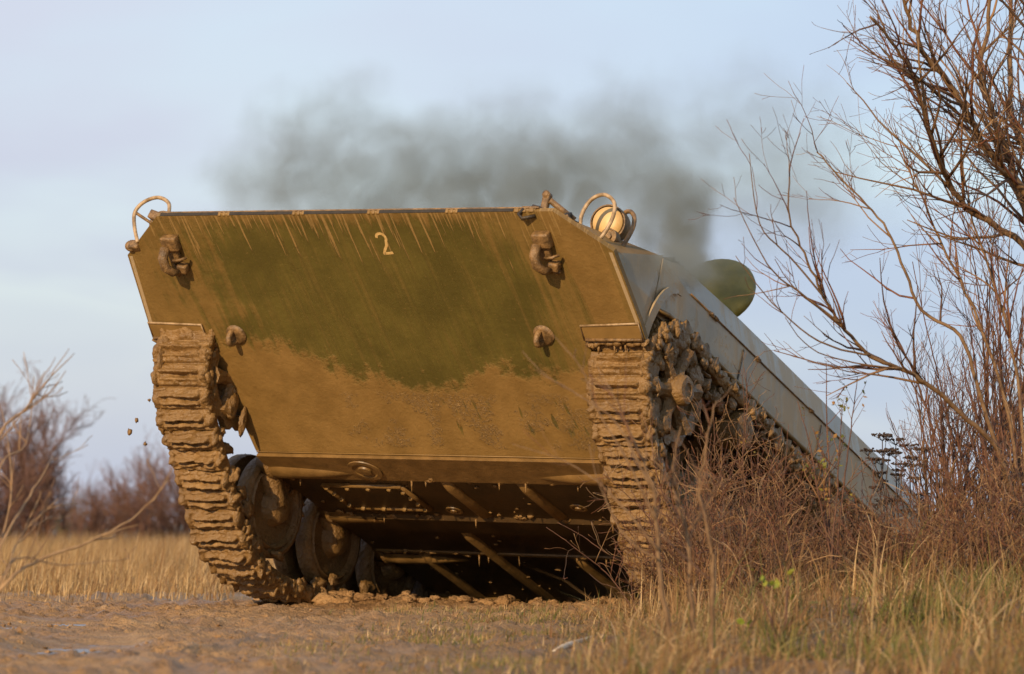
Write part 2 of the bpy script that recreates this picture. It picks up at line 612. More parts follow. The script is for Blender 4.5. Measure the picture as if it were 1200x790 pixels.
def build_terrain():
    def axis(fine, lo, hi, r=1.22):
        a = list(fine)
        st = fine[1] - fine[0]
        d = st
        while a[-1] < hi:
            d *= r
            a.append(a[-1] + d)
        d, b = st, []
        x = fine[0]
        while x > lo:
            d *= r
            x -= d
            b.append(x)
        return np.array(b[::-1] + a)
    xs = axis(np.arange(-3.3, 2.6, 0.0165), -2500, 2500)
    ys = axis(np.arange(12.4, 24.9, 0.027), -300, 6000)
    X, Y = np.meshgrid(xs, ys)
    Z = ground_h(X, Y)
    nx, ny = len(xs), len(ys)
    vs = np.stack([X.ravel(), Y.ravel(), Z.ravel()], 1)
    i = np.arange(nx * ny).reshape(ny, nx)
    q = np.stack([i[:-1, :-1], i[:-1, 1:], i[1:, 1:], i[1:, :-1]], -1).reshape(-1, 4)
    me = bpy.data.meshes.new('ground')
    me.vertices.add(len(vs))
    me.vertices.foreach_set('co', vs.astype(np.float32).ravel())
    me.loops.add(q.size)
    me.loops.foreach_set('vertex_index', q.astype(np.int32).ravel())
    me.polygons.add(len(q))
    me.polygons.foreach_set('loop_start', np.arange(0, q.size, 4, dtype=np.int32))
    me.update(calc_edges=True)
    me.polygons.foreach_set('use_smooth', np.ones(len(q), bool))
    me.materials.append(M['ground'])
    o = link('ground', me)
    tag(o, 'churned brown mud ground with ruts, running to the flat field', None, None, 'structure')


build_terrain()


def build_puddles():
    m, nt, b, tc = new_mat('muddy_water')
    b.inputs['Base Color'].default_value = (0.05, 0.035, 0.02, 1)
    b.inputs['Roughness'].default_value = 0.24
    b.inputs['IOR'].default_value = 1.33
    bump(nt, b, nt.noise(tc.outputs['Object'], 14, 3), 0.35, 0.02)
    n = 40
    for (cx, cy, rx, ry, lab) in PUDDLES:
        ang = np.linspace(0, 2 * np.pi, n, endpoint=False)
        mb = MB()
        mb.add([(cx + 1.25 * rx * math.cos(t), cy + 1.25 * ry * math.sin(t), WATER_Z) for t in ang], [tuple(range(n))])
        o = mb.build('puddle', m)
        tag(o, lab, None, None, 'structure')


build_puddles()


# ---------------------------------------------------------------- the tracked armoured vehicle (local x: image right, y: to its rear, z: up)
SL = math.radians(57)
SS, CS = math.sin(SL), math.cos(SL)


def on_plate(x, s, out=0.0):
    """point on the sloping front plate: s metres below the upper edge, out metres proud of it"""
    return Vector((x, s * SS - out * CS, 1.2 - s * CS - out * SS))


PLATE_R = Matrix(((1, 0, 0), (0, SS, -CS), (0, -CS, -SS)))   # columns: across, down the plate, outwards
VEH = empty('armoured_vehicle')
VEH.matrix_world = VM
tag(VEH, 'mud-covered tracked armoured vehicle climbing nose-up over the crest, belly showing', 'armoured vehicle')
rv = np.random.default_rng(11)


def plate_box(mb, x, s, o, size, bev=0.006, twist=0.0):
    R = PLATE_R @ Matrix.Rotation(twist, 3, 'Z')
    mb.box(on_plate(x, s, o), size, R, bev)


def build_hull():
    # lower hull tub between the tracks
    mb = MB()
    W = 1.10
    prof = [(1.30, 0.372), (1.49, 0.335), (6.35, 0.335), (6.45, 0.50), (6.45, 1.02), (0.80, 1.02), (0.80, 0.76), (1.262, 0.43)]
    mb.prism([(-W, y, z) for y, z in prof], (2 * W, 0, 0))
    hull = mb.build('hull', M['belly'], VEH, smooth=False)

    # sponsons and upper hull behind the front plate
    mb = MB()
    L = [(-1.44, 0.21, 1.05), (-1.18, 0.03, 1.17), (1.18, 0.03, 1.17), (1.44, 0.21, 1.05)]
    ring_lo = [(-1.44, 0.70, 0.97), (1.44, 0.70, 0.97)]
    secs = []
    # cross-sections (half widths, heights) along y, from the shoulder to the rear
    for y, pts in ((0.715, [(1.44, 0.985), (1.44, 1.215), (1.42, 1.275), (1.18, 1.31)]),
                   (1.00, [(1.45, 0.985), (1.45, 1.215), (1.405, 1.36), (1.18, 1.37)]),
                   (1.60, [(1.45, 0.985), (1.45, 1.215), (1.405, 1.375), (1.18, 1.41)]),
                   (2.30, [(1.45, 0.985), (1.45, 1.215), (1.405, 1.375), (1.18, 1.46)]),
                   (5.9, [(1.45, 0.985), (1.45, 1.20), (1.40, 1.36), (1.18, 1.44)]),
                   (6.45, [(1.45, 0.985), (1.45, 1.16), (1.38, 1.30), (1.18, 1.36)])):
        secs.append([(x, y, z) for x, z in pts] + [(-x, y, z) for x, z in pts[::-1]])
    vs = [p for s in secs for p in s]
    n = 8
    fs = []
    for i in range(len(secs) - 1):
        for k in range(n):
            l = (k + 1) % n
            fs.append((i * n + k, (i + 1) * n + k, (i + 1) * n + l, i * n + l))
    fs.append(tuple(range(n)))
    fs.append(tuple(range(len(vs) - 1, len(vs) - n - 1, -1)))
    mb.add(vs, fs)
    mb.build('upper_hull', M['side'], VEH, smooth=False)

    # glacis: the shallow upper plate from the nose edge back to the roof, with its shoulders
    mb = MB()
    a = [(-1.19, 0.006, 1.197), (1.19, 0.006, 1.197), (1.18, 0.72, 1.315), (-1.18, 0.72, 1.315)]
    mb.prism(a, (0, 0.07, -0.01))
    for sx in (-1, 1):
        q = [(sx * 1.19, 0.006, 1.197), (sx * 1.462, 0.205, 1.068), (sx * 1.45, 0.72, 1.28), (sx * 1.18, 0.72, 1.312)]
        mb.prism(q if sx > 0 else q[::-1], (0, 0.06, -0.012))
    mb.build('glacis_plate', M['film'], VEH, smooth=False)

    # front plate
    mb = MB()
    pol = [(-1.195, 0), (1.195, 0), (1.472, 0.24), (1.500, 0.665), (1.500, 0.765), (1.172, 0.765), (1.106, 1.50), (-1.106, 1.50), (-1.172, 0.765), (-1.500, 0.765), (-1.500, 0.665), (-1.472, 0.24)]
    mb.prism([on_plate(x, s) for x, s in pol], on_plate(0, 0, -0.03) - on_plate(0, 0, 0))
    fp = mb.build('front_plate', M['plate'], VEH, smooth=False)

    # rolled edge between front plate and belly
    mb = MB()
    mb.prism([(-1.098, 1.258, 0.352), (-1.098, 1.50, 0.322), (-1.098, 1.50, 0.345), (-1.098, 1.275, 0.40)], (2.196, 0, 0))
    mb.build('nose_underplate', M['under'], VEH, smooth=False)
    mb = MB()
    mb.tube([(-1.10, 1.258, 0.378), (0, 1.258, 0.378), (1.10, 1.258, 0.378)], 0.004, 6)
    mb.build('weld_ridge', M['film'], VEH)

    # cheeks beside the shoulders: the triangular side panels in front of the skirts
    for sx in (-1, 1):
        mb = MB()
        q = [(sx * 1.462, 0.206, 1.066), (sx * 1.492, 0.555, 0.838), (sx * 1.485, 0.66, 0.78), (sx * 1.468, 0.70, 0.985), (sx * 1.462, 0.70, 1.276)]
        mb.prism(q, (-sx * 0.02, 0, 0))
        mb.build('cheek_panel', M['side'], VEH, smooth=False)
        # curved mudguard fillet that sweeps up into the skirt
        mb = MB()
        arc = []
        for i in range(9):
            t = i / 8
            arc.append((sx * (1.476 + 0.004 * math.sin(t * 3)), 0.62 + 0.26 * t ** 1.6, 0.79 + 0.375 * math.sin(t * math.pi / 2)))
        for i in range(8):
            a, b = Vector(arc[i]), Vector(arc[i + 1])
            w = Vector((0, 0.055, -0.012))
            mb.prism([a, b, b + w, a + w], (sx * 0.012, 0, 0))
        mb.build('mudguard_edge', M['side'], VEH, smooth=False)

    # skirts over the upper run of each track; the lower lip is turned outwards
    for sx in (-1, 1):
        mb = MB()
        top, pts = 1.215, [(0.705, 0.985), (0.86, 1.015), (1.04, 1.018), (1.57, 1.008), (2.13, 0.99), (2.7, 0.99), (3.64, 0.99), (5.2, 0.99), (6.3, 1.0)]
        poly = [(sx * 1.468, y, z) for y, z in pts] + [(sx * 1.468, 6.3, top), (sx * 1.468, 1.02, top), (sx * 1.468, 0.705, 1.262)]
        mb.prism(poly, (-sx * 0.012, 0, 0))
        sk = mb.build('side_skirt', M['side'], VEH, smooth=False)
        mb = MB()
        mb.tube([(sx * 1.474, y, z) for y, z in pts], 0.013, 8)
        mb.build('skirt_lip', M['film'], sk)
        mb = MB()
        mb.tube([(sx * 1.472, 1.05, 1.217), (sx * 1.472, 1.5, 1.217), (sx * 1.472, 2.0, 1.216), (sx * 1.472, 3.4, 1.216), (sx * 1.472, 6.2, 1.2)], 0.0045, 6)
        mb.build('skirt_rail', M['metal'], sk)
        mb = MB()
        for y in (1.31, 1.36, 1.9, 2.6, 3.5, 4.5):
            mb.lump((sx * 1.474, y, 1.216), (0.008, 0.03, 0.011), rv, 3, 0.5)
        mb.build('mud_lumps', M['metal'], sk)['kind'] = 'stuff'
        for y in (1.72, 2.75, 3.8, 4.9):
            mb = MB()
            mb.box((sx * 1.470, y, 1.10), (0.006, 0.012, 0.19), None)
            mb.build('skirt_joint', M['dark'], sk, smooth=False)

    # trim board along the nose edge: thin board, dark gap and hinges
    mb = MB()
    for x0, x1 in ((-1.17, -0.80), (-0.735, -0.34), (-0.275, 0.115), (0.18, 0.575), (0.64, 0.97)):
        mb.box(((x0 + x1) / 2, 0.006, 1.2085), (x1 - x0, 0.02, 0.017), None)
    mb.build('trim_gap', M['gap'], VEH, smooth=False)
    mb = MB()
    mb.box((-0.03, 0.35, 1.2475), (2.28, 0.70, 0.008), Matrix.Rotation(math.radians(4.0), 3, 'X'), 0.004)
    mb.build('trim_board', M['metal'], VEH, smooth=False)
    for x in (-0.77, -0.31, 0.145, 0.61, 1.03):
        mb = MB()
        w = 0.085 if x < 1 else 0.13
        mb.tube([(x - w / 2, 0.008, 1.210), (x + w / 2, 0.008, 1.210)], 0.010, 8)
        for k in (-1, 0, 1):
            mb.box((x + k * w * 0.33, 0.010, 1.207), (w * 0.2, 0.03, 0.022), None, 0.005)
        mb.build('hinge', M['film'], VEH)
    return hull, fp


HULL, FRONT = build_hull()


def build_number():
    pts = []
    for i in range(13):                                        # the bow
        a = math.radians(170 - i * 17.5)
        pts.append((0.027 * math.cos(a), -0.034 + -0.027 * math.sin(a)))
    pts += [(0.012, 0.012), (-0.010, 0.040), (-0.022, 0.062)]
    w = 0.0072
    mb = MB()
    def stroke(P):
        for i in range(len(P) - 1):
            a, b = Vector(P[i]), Vector(P[i + 1])
            t = (b - a).normalized() if (b - a).length else Vector((1, 0))
            nrm = Vector((-t.y, t.x)) * w
            a2, b2 = a - t * 0.003, b + t * 0.003
            q = [a2 + nrm, b2 + nrm, b2 - nrm, a2 - nrm]
            mb.prism([on_plate(0.148 + p.x + 0.006 * p.y / 0.06, 0.182 + p.y, 0.0012 + 0.0004 * (i % 2)) for p in q], on_plate(0, 0, -0.001) - on_plate(0, 0))
    stroke(pts)
    stroke([(-0.024, 0.060), (0.0, 0.059), (0.030, 0.056)])
    o = mb.build('painted_number', M['number'], VEH, smooth=False)
    o['label'] = 'cream number 2 painted on the front plate'


build_number()


def build_hook(x):
    root = MB()
    plate_box(root, x, 0.155, 0.02, (0.095, 0.085, 0.05), 0.012)
    plate_box(root, x - 0.01, 0.215, 0.012, (0.06, 0.12, 0.035), 0.01)
    hook = root.build('tow_hook', M['metal'], VEH)
    mb = MB()
    mb.tube([on_plate(x - 0.028, 0.17, 0.045), on_plate(x - 0.034, 0.21, 0.085), on_plate(x - 0.026, 0.26, 0.10), on_plate(x - 0.004, 0.30, 0.085), on_plate(x + 0.012, 0.315, 0.05)], [0.026, 0.027, 0.026, 0.022, 0.016], 10)
    mb.build('hook_claw', M['metal'], hook)
    mb = MB()
    mb.tube([on_plate(x + 0.0, 0.245, 0.05), on_plate(x + 0.045, 0.238, 0.06), on_plate(x + 0.075, 0.240, 0.03)], 0.008, 8)
    plate_box(mb, x + 0.028, 0.305, 0.03, (0.055, 0.05, 0.05), 0.012, 0.2)
    mb.build('hook_latch', M['metal'], hook)
    mb = MB()
    for k in range(7):
        mb.lump(on_plate(x + rv.uniform(-.03, .05), 0.32 + rv.uniform(-.03, .03), 0.02), rv.uniform(.008, .02), rv, 2, 0.5)
    mb.build('mud_lumps', M['mud'], hook)['kind'] = 'stuff'


for hx in (-1.150, 1.100):
    build_hook(hx)


def build_eye(x, s):
    mb = MB()
    n = Vector(on_plate(0, 0, 1) - on_plate(0, 0, 0))
    mb.lathe([(0.058, 0.0), (0.060, 0.004), (0.052, 0.014), (0.040, 0.018)], on_plate(x, s, 0.001), n, 22)
    e = mb.build('tow_eye', M['metal'], VEH, auto=40)
    mb = MB()
    ring = []
    for k in range(15):
        a = math.pi * k / 14
        ring.append(on_plate(x - 0.012, s - 0.028 + 0.050 * (1 - math.cos(a)) / 2 * 1.3, 0.012 + 0.058 * math.sin(a)))
    mb.tube(ring, 0.016, 10)
    mb.build('eye_loop', M['metal'], e)


build_eye(-0.958, 0.742)
build_eye(0.921, 0.738)


def build_flaps():
    for sx in (-1, 1):
        mb = MB()
        plate_box(mb, sx * 1.325, 0.722, 0.006, (0.335, 0.095, 0.012), 0.003)
        fl = mb.build('mud_flap', M['film'], VEH, smooth=False)
        mb = MB()
        x0, x1 = sx * 1.155, sx * 1.492
        mb.tube([on_plate(x0, 0.765, 0.012), on_plate(x0, 0.676, 0.012), on_plate(x1, 0.662, 0.012), on_plate(x1, 0.765, 0.012)], 0.006, 6)
        mb.build('weld_bead', M['guard'], fl)
        mb = MB()
        for k in range(9):
            t = k / 8
            xx = sx * (1.175 + 0.31 * t)
            mb.lump(on_plate(xx, 0.785 + rv.uniform(-.012, .012), -0.004), (rv.uniform(.02, .034), .018, rv.uniform(.014, .03)), rv, 2, 0.5, 2.4)
        for k in range(5):
            xx = sx * (1.2 + 0.28 * rv.random())
            c = on_plate(xx, 0.79, -0.01)
            mb.tube([c, c + Vector((0.004, 0.012, -0.03)), c + Vector((0.002, 0.03, -0.075 * rv.uniform(.4, 1)))], [0.008, 0.006, 0.002], 5)
        mb.build('hanging_mud', M['mud'], fl)['kind'] = 'stuff'
        mb = MB()
        mb.tube([on_plate(sx * 1.165, 0.758, 0.016), on_plate(sx * 1.49, 0.758, 0.016)], 0.009, 8)
        mb.build('flap_rod', M['metal'], fl)


build_flaps()


def build_lights():
    # large lamp with its guard at the image right
    c = Vector((1.285, 0.40, 1.322))
    ax = Vector((0.16, -0.95, -0.22)).normalized()
    mb = MB()
    mb.lathe([(0.030, 0.15), (0.065, 0.142), (0.088, 0.10), (0.094, 0.03), (0.094, -0.006), (0.087, -0.008), (0.085, 0.004)], c, -ax if False else (-ax), 28)
    lamp = mb.build('headlight', M['metal'], VEH, auto=40)
    mb = MB()
    mb.lathe([(0.085, -0.004), (0.078, 0.012), (0.045, 0.022), (0.001, 0.026)], c, ax, 28)
    mb.build('lens', M['lens'], lamp)
    mb = MB()
    mb.tube([c + Vector((0, 0.04, -0.075)), c + Vector((0, 0.05, -0.17))], 0.028, 10)
    mb.box(c + Vector((0, 0.05, -0.15)), (0.12, 0.09, 0.02), None, 0.004)
    mb.build('lamp_stand', M['metal'], lamp)
    b = Vector((1.345, 0.33, 1.215))
    mb = MB()
    mb.lathe([(0.036, 0.09), (0.042, 0.06), (0.042, 0.0), (0.036, -0.002), (0.034, 0.006), (0.016, 0.008), (0.015, -0.006), (0.004, -0.007)], b, -ax, 22)
    mb.build('small_lamp', M['metal'], VEH, auto=40)

    def guard(pts, r=0.0105):
        mb = MB()
        P = []
        m = len(pts)
        for i in range(m - 1):                               # Catmull-Rom
            p0, p1, p2, p3 = (Vector(pts[max(0, min(m - 1, j))]) for j in (i - 1, i, i + 1, i + 2))
            for k in range(6):
                t = k / 6
                P.append(0.5 * ((2 * p1) + (p2 - p0) * t + (2 * p0 - 5 * p1 + 4 * p2 - p3) * t * t + (3 * p1 - p0 - 3 * p2 + p3) * t ** 3))
        P.append(Vector(pts[-1]))
        mb.tube(P, r, 10)
        return mb

    g = guard([(1.283, 0.20, 1.105), (1.260, 0.20, 1.175), (1.245, 0.20, 1.270), (1.280, 0.20, 1.355), (1.350, 0.20, 1.383), (1.415, 0.20, 1.340), (1.427, 0.20, 1.265), (1.400, 0.20, 1.175), (1.355, 0.20, 1.100)])
    g.build('lamp_guard', M['guard'], VEH)
    g = guard([(1.290, 0.52, 1.255), (1.312, 0.48, 1.39), (1.358, 0.46, 1.412), (1.405, 0.44, 1.37), (1.420, 0.42, 1.29), (1.390, 0.40, 1.17)], 0.012)
    g.build('lamp_guard', M['metal'], VEH)
    # lamp and guard at the image left
    c = Vector((-1.325, 0.235, 1.262))
    mb = MB()
    mb.lathe([(0.03, 0.13), (0.062, 0.12), (0.076, 0.06), (0.076, 0.0), (0.066, -0.002)], c, -ax, 26)
    lamp = mb.build('headlight', M['metal'], VEH, auto=40)
    mb = MB()
    mb.lathe([(0.066, 0.0), (0.05, 0.008), (0.001, 0.011)], c, ax, 26)
    mb.build('lens', M['lens_pale'], lamp)
    mb = MB()
    mb.tube([c + Vector((0, 0.05, -0.06)), c + Vector((0, 0.06, -0.15))], 0.026, 10)
    mb.build('lamp_stand', M['metal'], lamp)
    g = guard([(-1.372, 0.13, 1.110), (-1.418, 0.13, 1.20), (-1.440, 0.13, 1.285), (-1.400, 0.13, 1.345), (-1.315, 0.13, 1.372), (-1.235, 0.13, 1.335), (-1.195, 0.10, 1.235)], 0.0105)
    g.build('lamp_guard', M['guard'], VEH)
    mb = MB()
    mb.tube([(-1.436, 0.13, 1.285), (-1.32, 0.30, 1.235)], 0.009, 8)
    mb.build('guard_brace', M['metal'], VEH)
    mb = MB()
    mb.box((-1.405, 0.17, 1.105), (0.06, 0.07, 0.05), None, 0.012)
    mb.build('guard_foot', M['metal'], VEH)
    mb = MB()
    mb.box((-1.230, 0.06, 1.222), (0.09, 0.06, 0.05), Matrix.Rotation(0.3, 3, 'Y'), 0.01)
    mb.build('guard_foot', M['metal'], VEH)
    mb = MB()
    mb.lathe([(0.026, 0.03), (0.030, 0.0), (0.014, -0.004)], (-1.43, 0.15, 1.10), (-0.3, 0.95, 0.1), 14)
    mb.build('marker_lamp', M['metal'], VEH)


build_lights()


def build_latch():
    """brackets, strut and vision block on the right shoulder of the nose"""
    mb = MB()
    mb.box((1.04, 0.05, 1.226), (0.09, 0.05, 0.035), None, 0.008)
    mb.box((1.155, 0.10, 1.215), (0.05, 0.05, 0.06), Matrix.Rotation(0.5, 3, 'Y'), 0.01)
    a = mb.build('latch_bracket', M['metal'], VEH)
    mb = MB()
    mb.tube([(1.05, 0.04, 1.235), (1.10, 0.10, 1.245), (1.17, 0.16, 1.235), (1.25, 0.22, 1.205)], 0.022, 8)
    mb.build('cable', M['dark'], a)
    mb = MB()
    mb.box((1.115, 0.05, 1.262), (0.036, 0.03, 0.10), None, 0.008)
    mb.tube([(1.115, 0.03, 1.312), (1.115, 0.07, 1.312)], 0.02, 10)
    mb.build('lug', M['metal'], a)
    mb = MB()
    mb.tube([(1.135, 0.05, 1.285), (1.235, 0.16, 1.225)], 0.016, 8)
    mb.box((1.20, 0.10, 1.185), (0.10, 0.05, 0.03), Matrix.Rotation(-0.45, 3, 'Y'), 0.006)
    mb.build('strut', M['metal'], a)
    mb = MB()
    mb.tube([(1.03, 0.0, 1.215), (1.005, 0.0, 1.185), (1.03, 0.0, 1.160), (1.09, 0.02, 1.185)], 0.010, 8)
    mb.build('loop', M['dark'], a)
    mb = MB()
    mb.box((1.245, 0.14, 1.178), (0.11, 0.10, 0.035), Matrix.Rotation(0.42, 3, 'Y'), 0.008)
    mb.build('bracket_plate', M['metal'], a)
    mb = MB()
    mb.tube([(1.10, 0.03, 1.225), (1.16, 0.05, 1.20), (1.20, 0.08, 1.205), (1.235, 0.12, 1.235)], 0.015, 8)
    mb.build('hose', M['dark'], a)


build_latch()


def build_belly():
    # cross beam, ribs, inspection hatch and plugs on the underside
    zb = 0.335
    mb = MB()
    mb.prism([(-1.09, 2.03, zb + .01), (-1.09, 2.06, zb - 0.022), (-1.09, 2.25, zb - 0.020), (-1.09, 2.27, zb + 0.01)], (2.18, 0, 0))
    mb.build('cross_beam', M['belly'], VEH, smooth=False)
    mb = MB()
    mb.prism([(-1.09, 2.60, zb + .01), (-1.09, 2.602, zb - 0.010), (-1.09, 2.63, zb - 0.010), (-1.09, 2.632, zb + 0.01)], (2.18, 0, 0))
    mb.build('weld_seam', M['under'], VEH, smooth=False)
    def rib(x, y0, y1, w=0.075, h=0.035):
        mb = MB()
        vs = []
        for y, k in ((y0, 0.15), (y0 + 0.08, 1.0), (y1 - 0.04, 1.0), (y1, 0.4)):
            for t in range(7):
                a = math.pi * t / 6
                vs.append((x - math.cos(a) * w / 2, y, zb + 0.004 - h * k * math.sin(a)))
        fs = []
        for i in range(3):
            for t in range(6):
                a = i * 7 + t
                fs.append((a, a + 1, a + 8, a + 7))
        fs += [tuple(range(6, -1, -1)), tuple(range(21, 28))]
        mb.add(vs, fs)
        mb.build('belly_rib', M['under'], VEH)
    for x, y0, y1 in ((-0.05, 1.52, 2.03), (0.42, 1.52, 2.03), (-0.33, 2.26, 4.2), (0.20, 2.64, 4.6), (0.66, 2.26, 4.4), (-0.80, 2.64, 4.2)):
        rib(x, y0, y1)
    # inspection hatch: raised frame with bolts
    x0, x1, y0, y1 = -0.86, -0.36, 1.60, 1.93
    mb = MB()
    mb.box(((x0 + x1) / 2, (y0 + y1) / 2, zb - 0.006), (x1 - x0 - .05, y1 - y0 - .05, 0.016), None, 0.004)
    h = mb.build('belly_hatch', M['belly'], VEH, smooth=False)
    for a, b in (((x0, y0), (x1, y0)), ((x1, y0), (x1, y1)), ((x1, y1), (x0, y1)), ((x0, y1), (x0, y0))):
        mb = MB()
        mb.tube([(a[0], a[1], zb - 0.006), (b[0], b[1], zb - 0.006)], 0.016, 8)
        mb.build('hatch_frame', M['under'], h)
    for k in range(14):
        t = k / 14 * 4
        i, f = int(t), t - int(t)
        cs = [(x0, y0), (x1, y0), (x1, y1), (x0, y1), (x0, y0)]
        px, py = cs[i][0] * (1 - f) + cs[i + 1][0] * f, cs[i][1] * (1 - f) + cs[i + 1][1] * f
        px, py = px * 0.93 + (x0 + x1) * 0.035, py * 0.9 + (y0 + y1) * 0.05
        mb = MB()
        mb.lathe([(0.015, 0), (0.014, 0.016), (0.008, 0.022)], (px, py, zb - 0.01), (0, 0, -1), 6)
        mb.build('bolt', M['film'], h, smooth=False)
    for x, y, m in ((-0.47, 1.385, 'film'), (-0.22, 1.95, 'belly'), (0.60, 1.86, 'film')):
        r = 0.10 if m == 'film' and y < 1.5 else 0.05
        z = 0.334 if y < 1.5 else zb - 0.001
        mb = MB()
        ax = (0, -0.123, -0.992) if y < 1.5 else (0, 0, -1)
        mb.lathe([(r, 0.0), (r * 0.98, 0.006), (r * 0.72, 0.007), (r * 0.66, 0.001), (r * 0.42, 0.001), (r * 0.38, 0.012), (r * 0.12, 0.015)], (x, y, z), ax, 26)
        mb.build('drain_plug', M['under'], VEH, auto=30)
    # torsion-bar housings fading into the belly, with swing arms
    for sx in (-1, 1):
        for i, y in enumerate((1.44, 2.10, 2.74, 3.38, 4.02, 4.66)):
            mb = MB()
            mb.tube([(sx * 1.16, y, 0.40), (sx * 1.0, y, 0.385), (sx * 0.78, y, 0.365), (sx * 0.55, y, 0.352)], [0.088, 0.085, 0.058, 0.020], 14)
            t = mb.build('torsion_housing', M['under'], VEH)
            mb = MB()
            mb.tube([(sx * 1.085, y, 0.40), (sx * 1.11, y, 0.40)], 0.10, 16)
            mb.build('collar', M['mud'], t)


    # mud clinging to seams, frame and beam
    mb = MB()
    for k in range(150):
        x = rv.uniform(-1.05, 1.05)
        y = rv.choice([1.50, 2.04, 2.24, 2.62]) + rv.normal(0, 0.02) if k < 80 else rv.uniform(1.5, 3.4)
        s_ = rv.uniform(.006, .018) if k < 80 else rv.uniform(.003, .009)
        mb.lump((x, y, zb - 0.004), (s_ * rv.uniform(1, 2.5), s_ * 1.2, s_ * 0.8), rv, 2, 0.5, 2.0)
    for k in range(16):
        x, y = rv.uniform(-1.0, 0.9), rv.choice([1.50, 2.05, 2.62])
        c = Vector((x, y, zb - 0.01))
        L = rv.uniform(0.02, 0.06)
        mb.tube([c, c + Vector((0, 0.3 * L, -0.6 * L)), c + Vector((0, 0.5 * L, -L))], [0.006, 0.004, 0.0015], 5)
    mb.build('belly_mud', M['mud_thick'], VEH)['kind'] = 'stuff'


build_belly()

# ---- running gear
PATH_PTS = [(0.93, 0.995), (0.78, 0.955), (0.66, 0.85), (0.622, 0.70), (0.680, 0.53), (0.80, 0.385), (1.085, 0.150), (1.38, -0.090), (1.60, -0.165), (1.90, -0.160), (2.25, -0.095),
            (2.62, -0.010), (3.1, 0.02), (3.8, 0.02), (4.5, 0.02), (5.05, 0.04), (5.45, 0.22), (5.76, 0.44), (5.86, 0.66), (5.74, 0.86), (5.45, 0.93), (4.9, 0.915), (4.3, 0.93), (3.6, 0.90), (2.9, 0.925), (2.3, 0.90), (1.85, 0.935), (1.4, 0.945), (1.12, 0.985)]


def track_path(pitch):
    P = np.array(PATH_PTS)
    n = len(P)
    d = []
    for i in range(n):
        p0, p1, p2, p3 = P[i - 1], P[i], P[(i + 1) % n], P[(i + 2) % n]
        for k in range(24):
            t = k / 24
            d.append(0.5 * ((2 * p1) + (p2 - p0) * t + (2 * p0 - 5 * p1 + 4 * p2 - p3) * t * t + (3 * p1 - p0 - 3 * p2 + p3) * t ** 3))
    d = np.array(d + [d[0]])
    L = np.concatenate([[0], np.cumsum(np.linalg.norm(np.diff(d, axis=0), axis=1))])
    m = int(round(L[-1] / pitch))
    s = np.linspace(0, L[-1], m, endpoint=False)
    y, z = np.interp(s, L, d[:, 0]), np.interp(s, L, d[:, 1])
    e = 0.04
    y2, z2 = np.interp((s + e) % L[-1], L, d[:, 0]), np.interp((s + e) % L[-1], L, d[:, 1])
    y1, z1 = np.interp((s - e) % L[-1], L, d[:, 0]), np.interp((s - e) % L[-1], L, d[:, 1])
    return y, z, np.arctan2(z2 - z1, y2 - y1), L[-1] / m


TY, TZ, TA, PITCH_L = track_path(0.122)
TW = 0.325


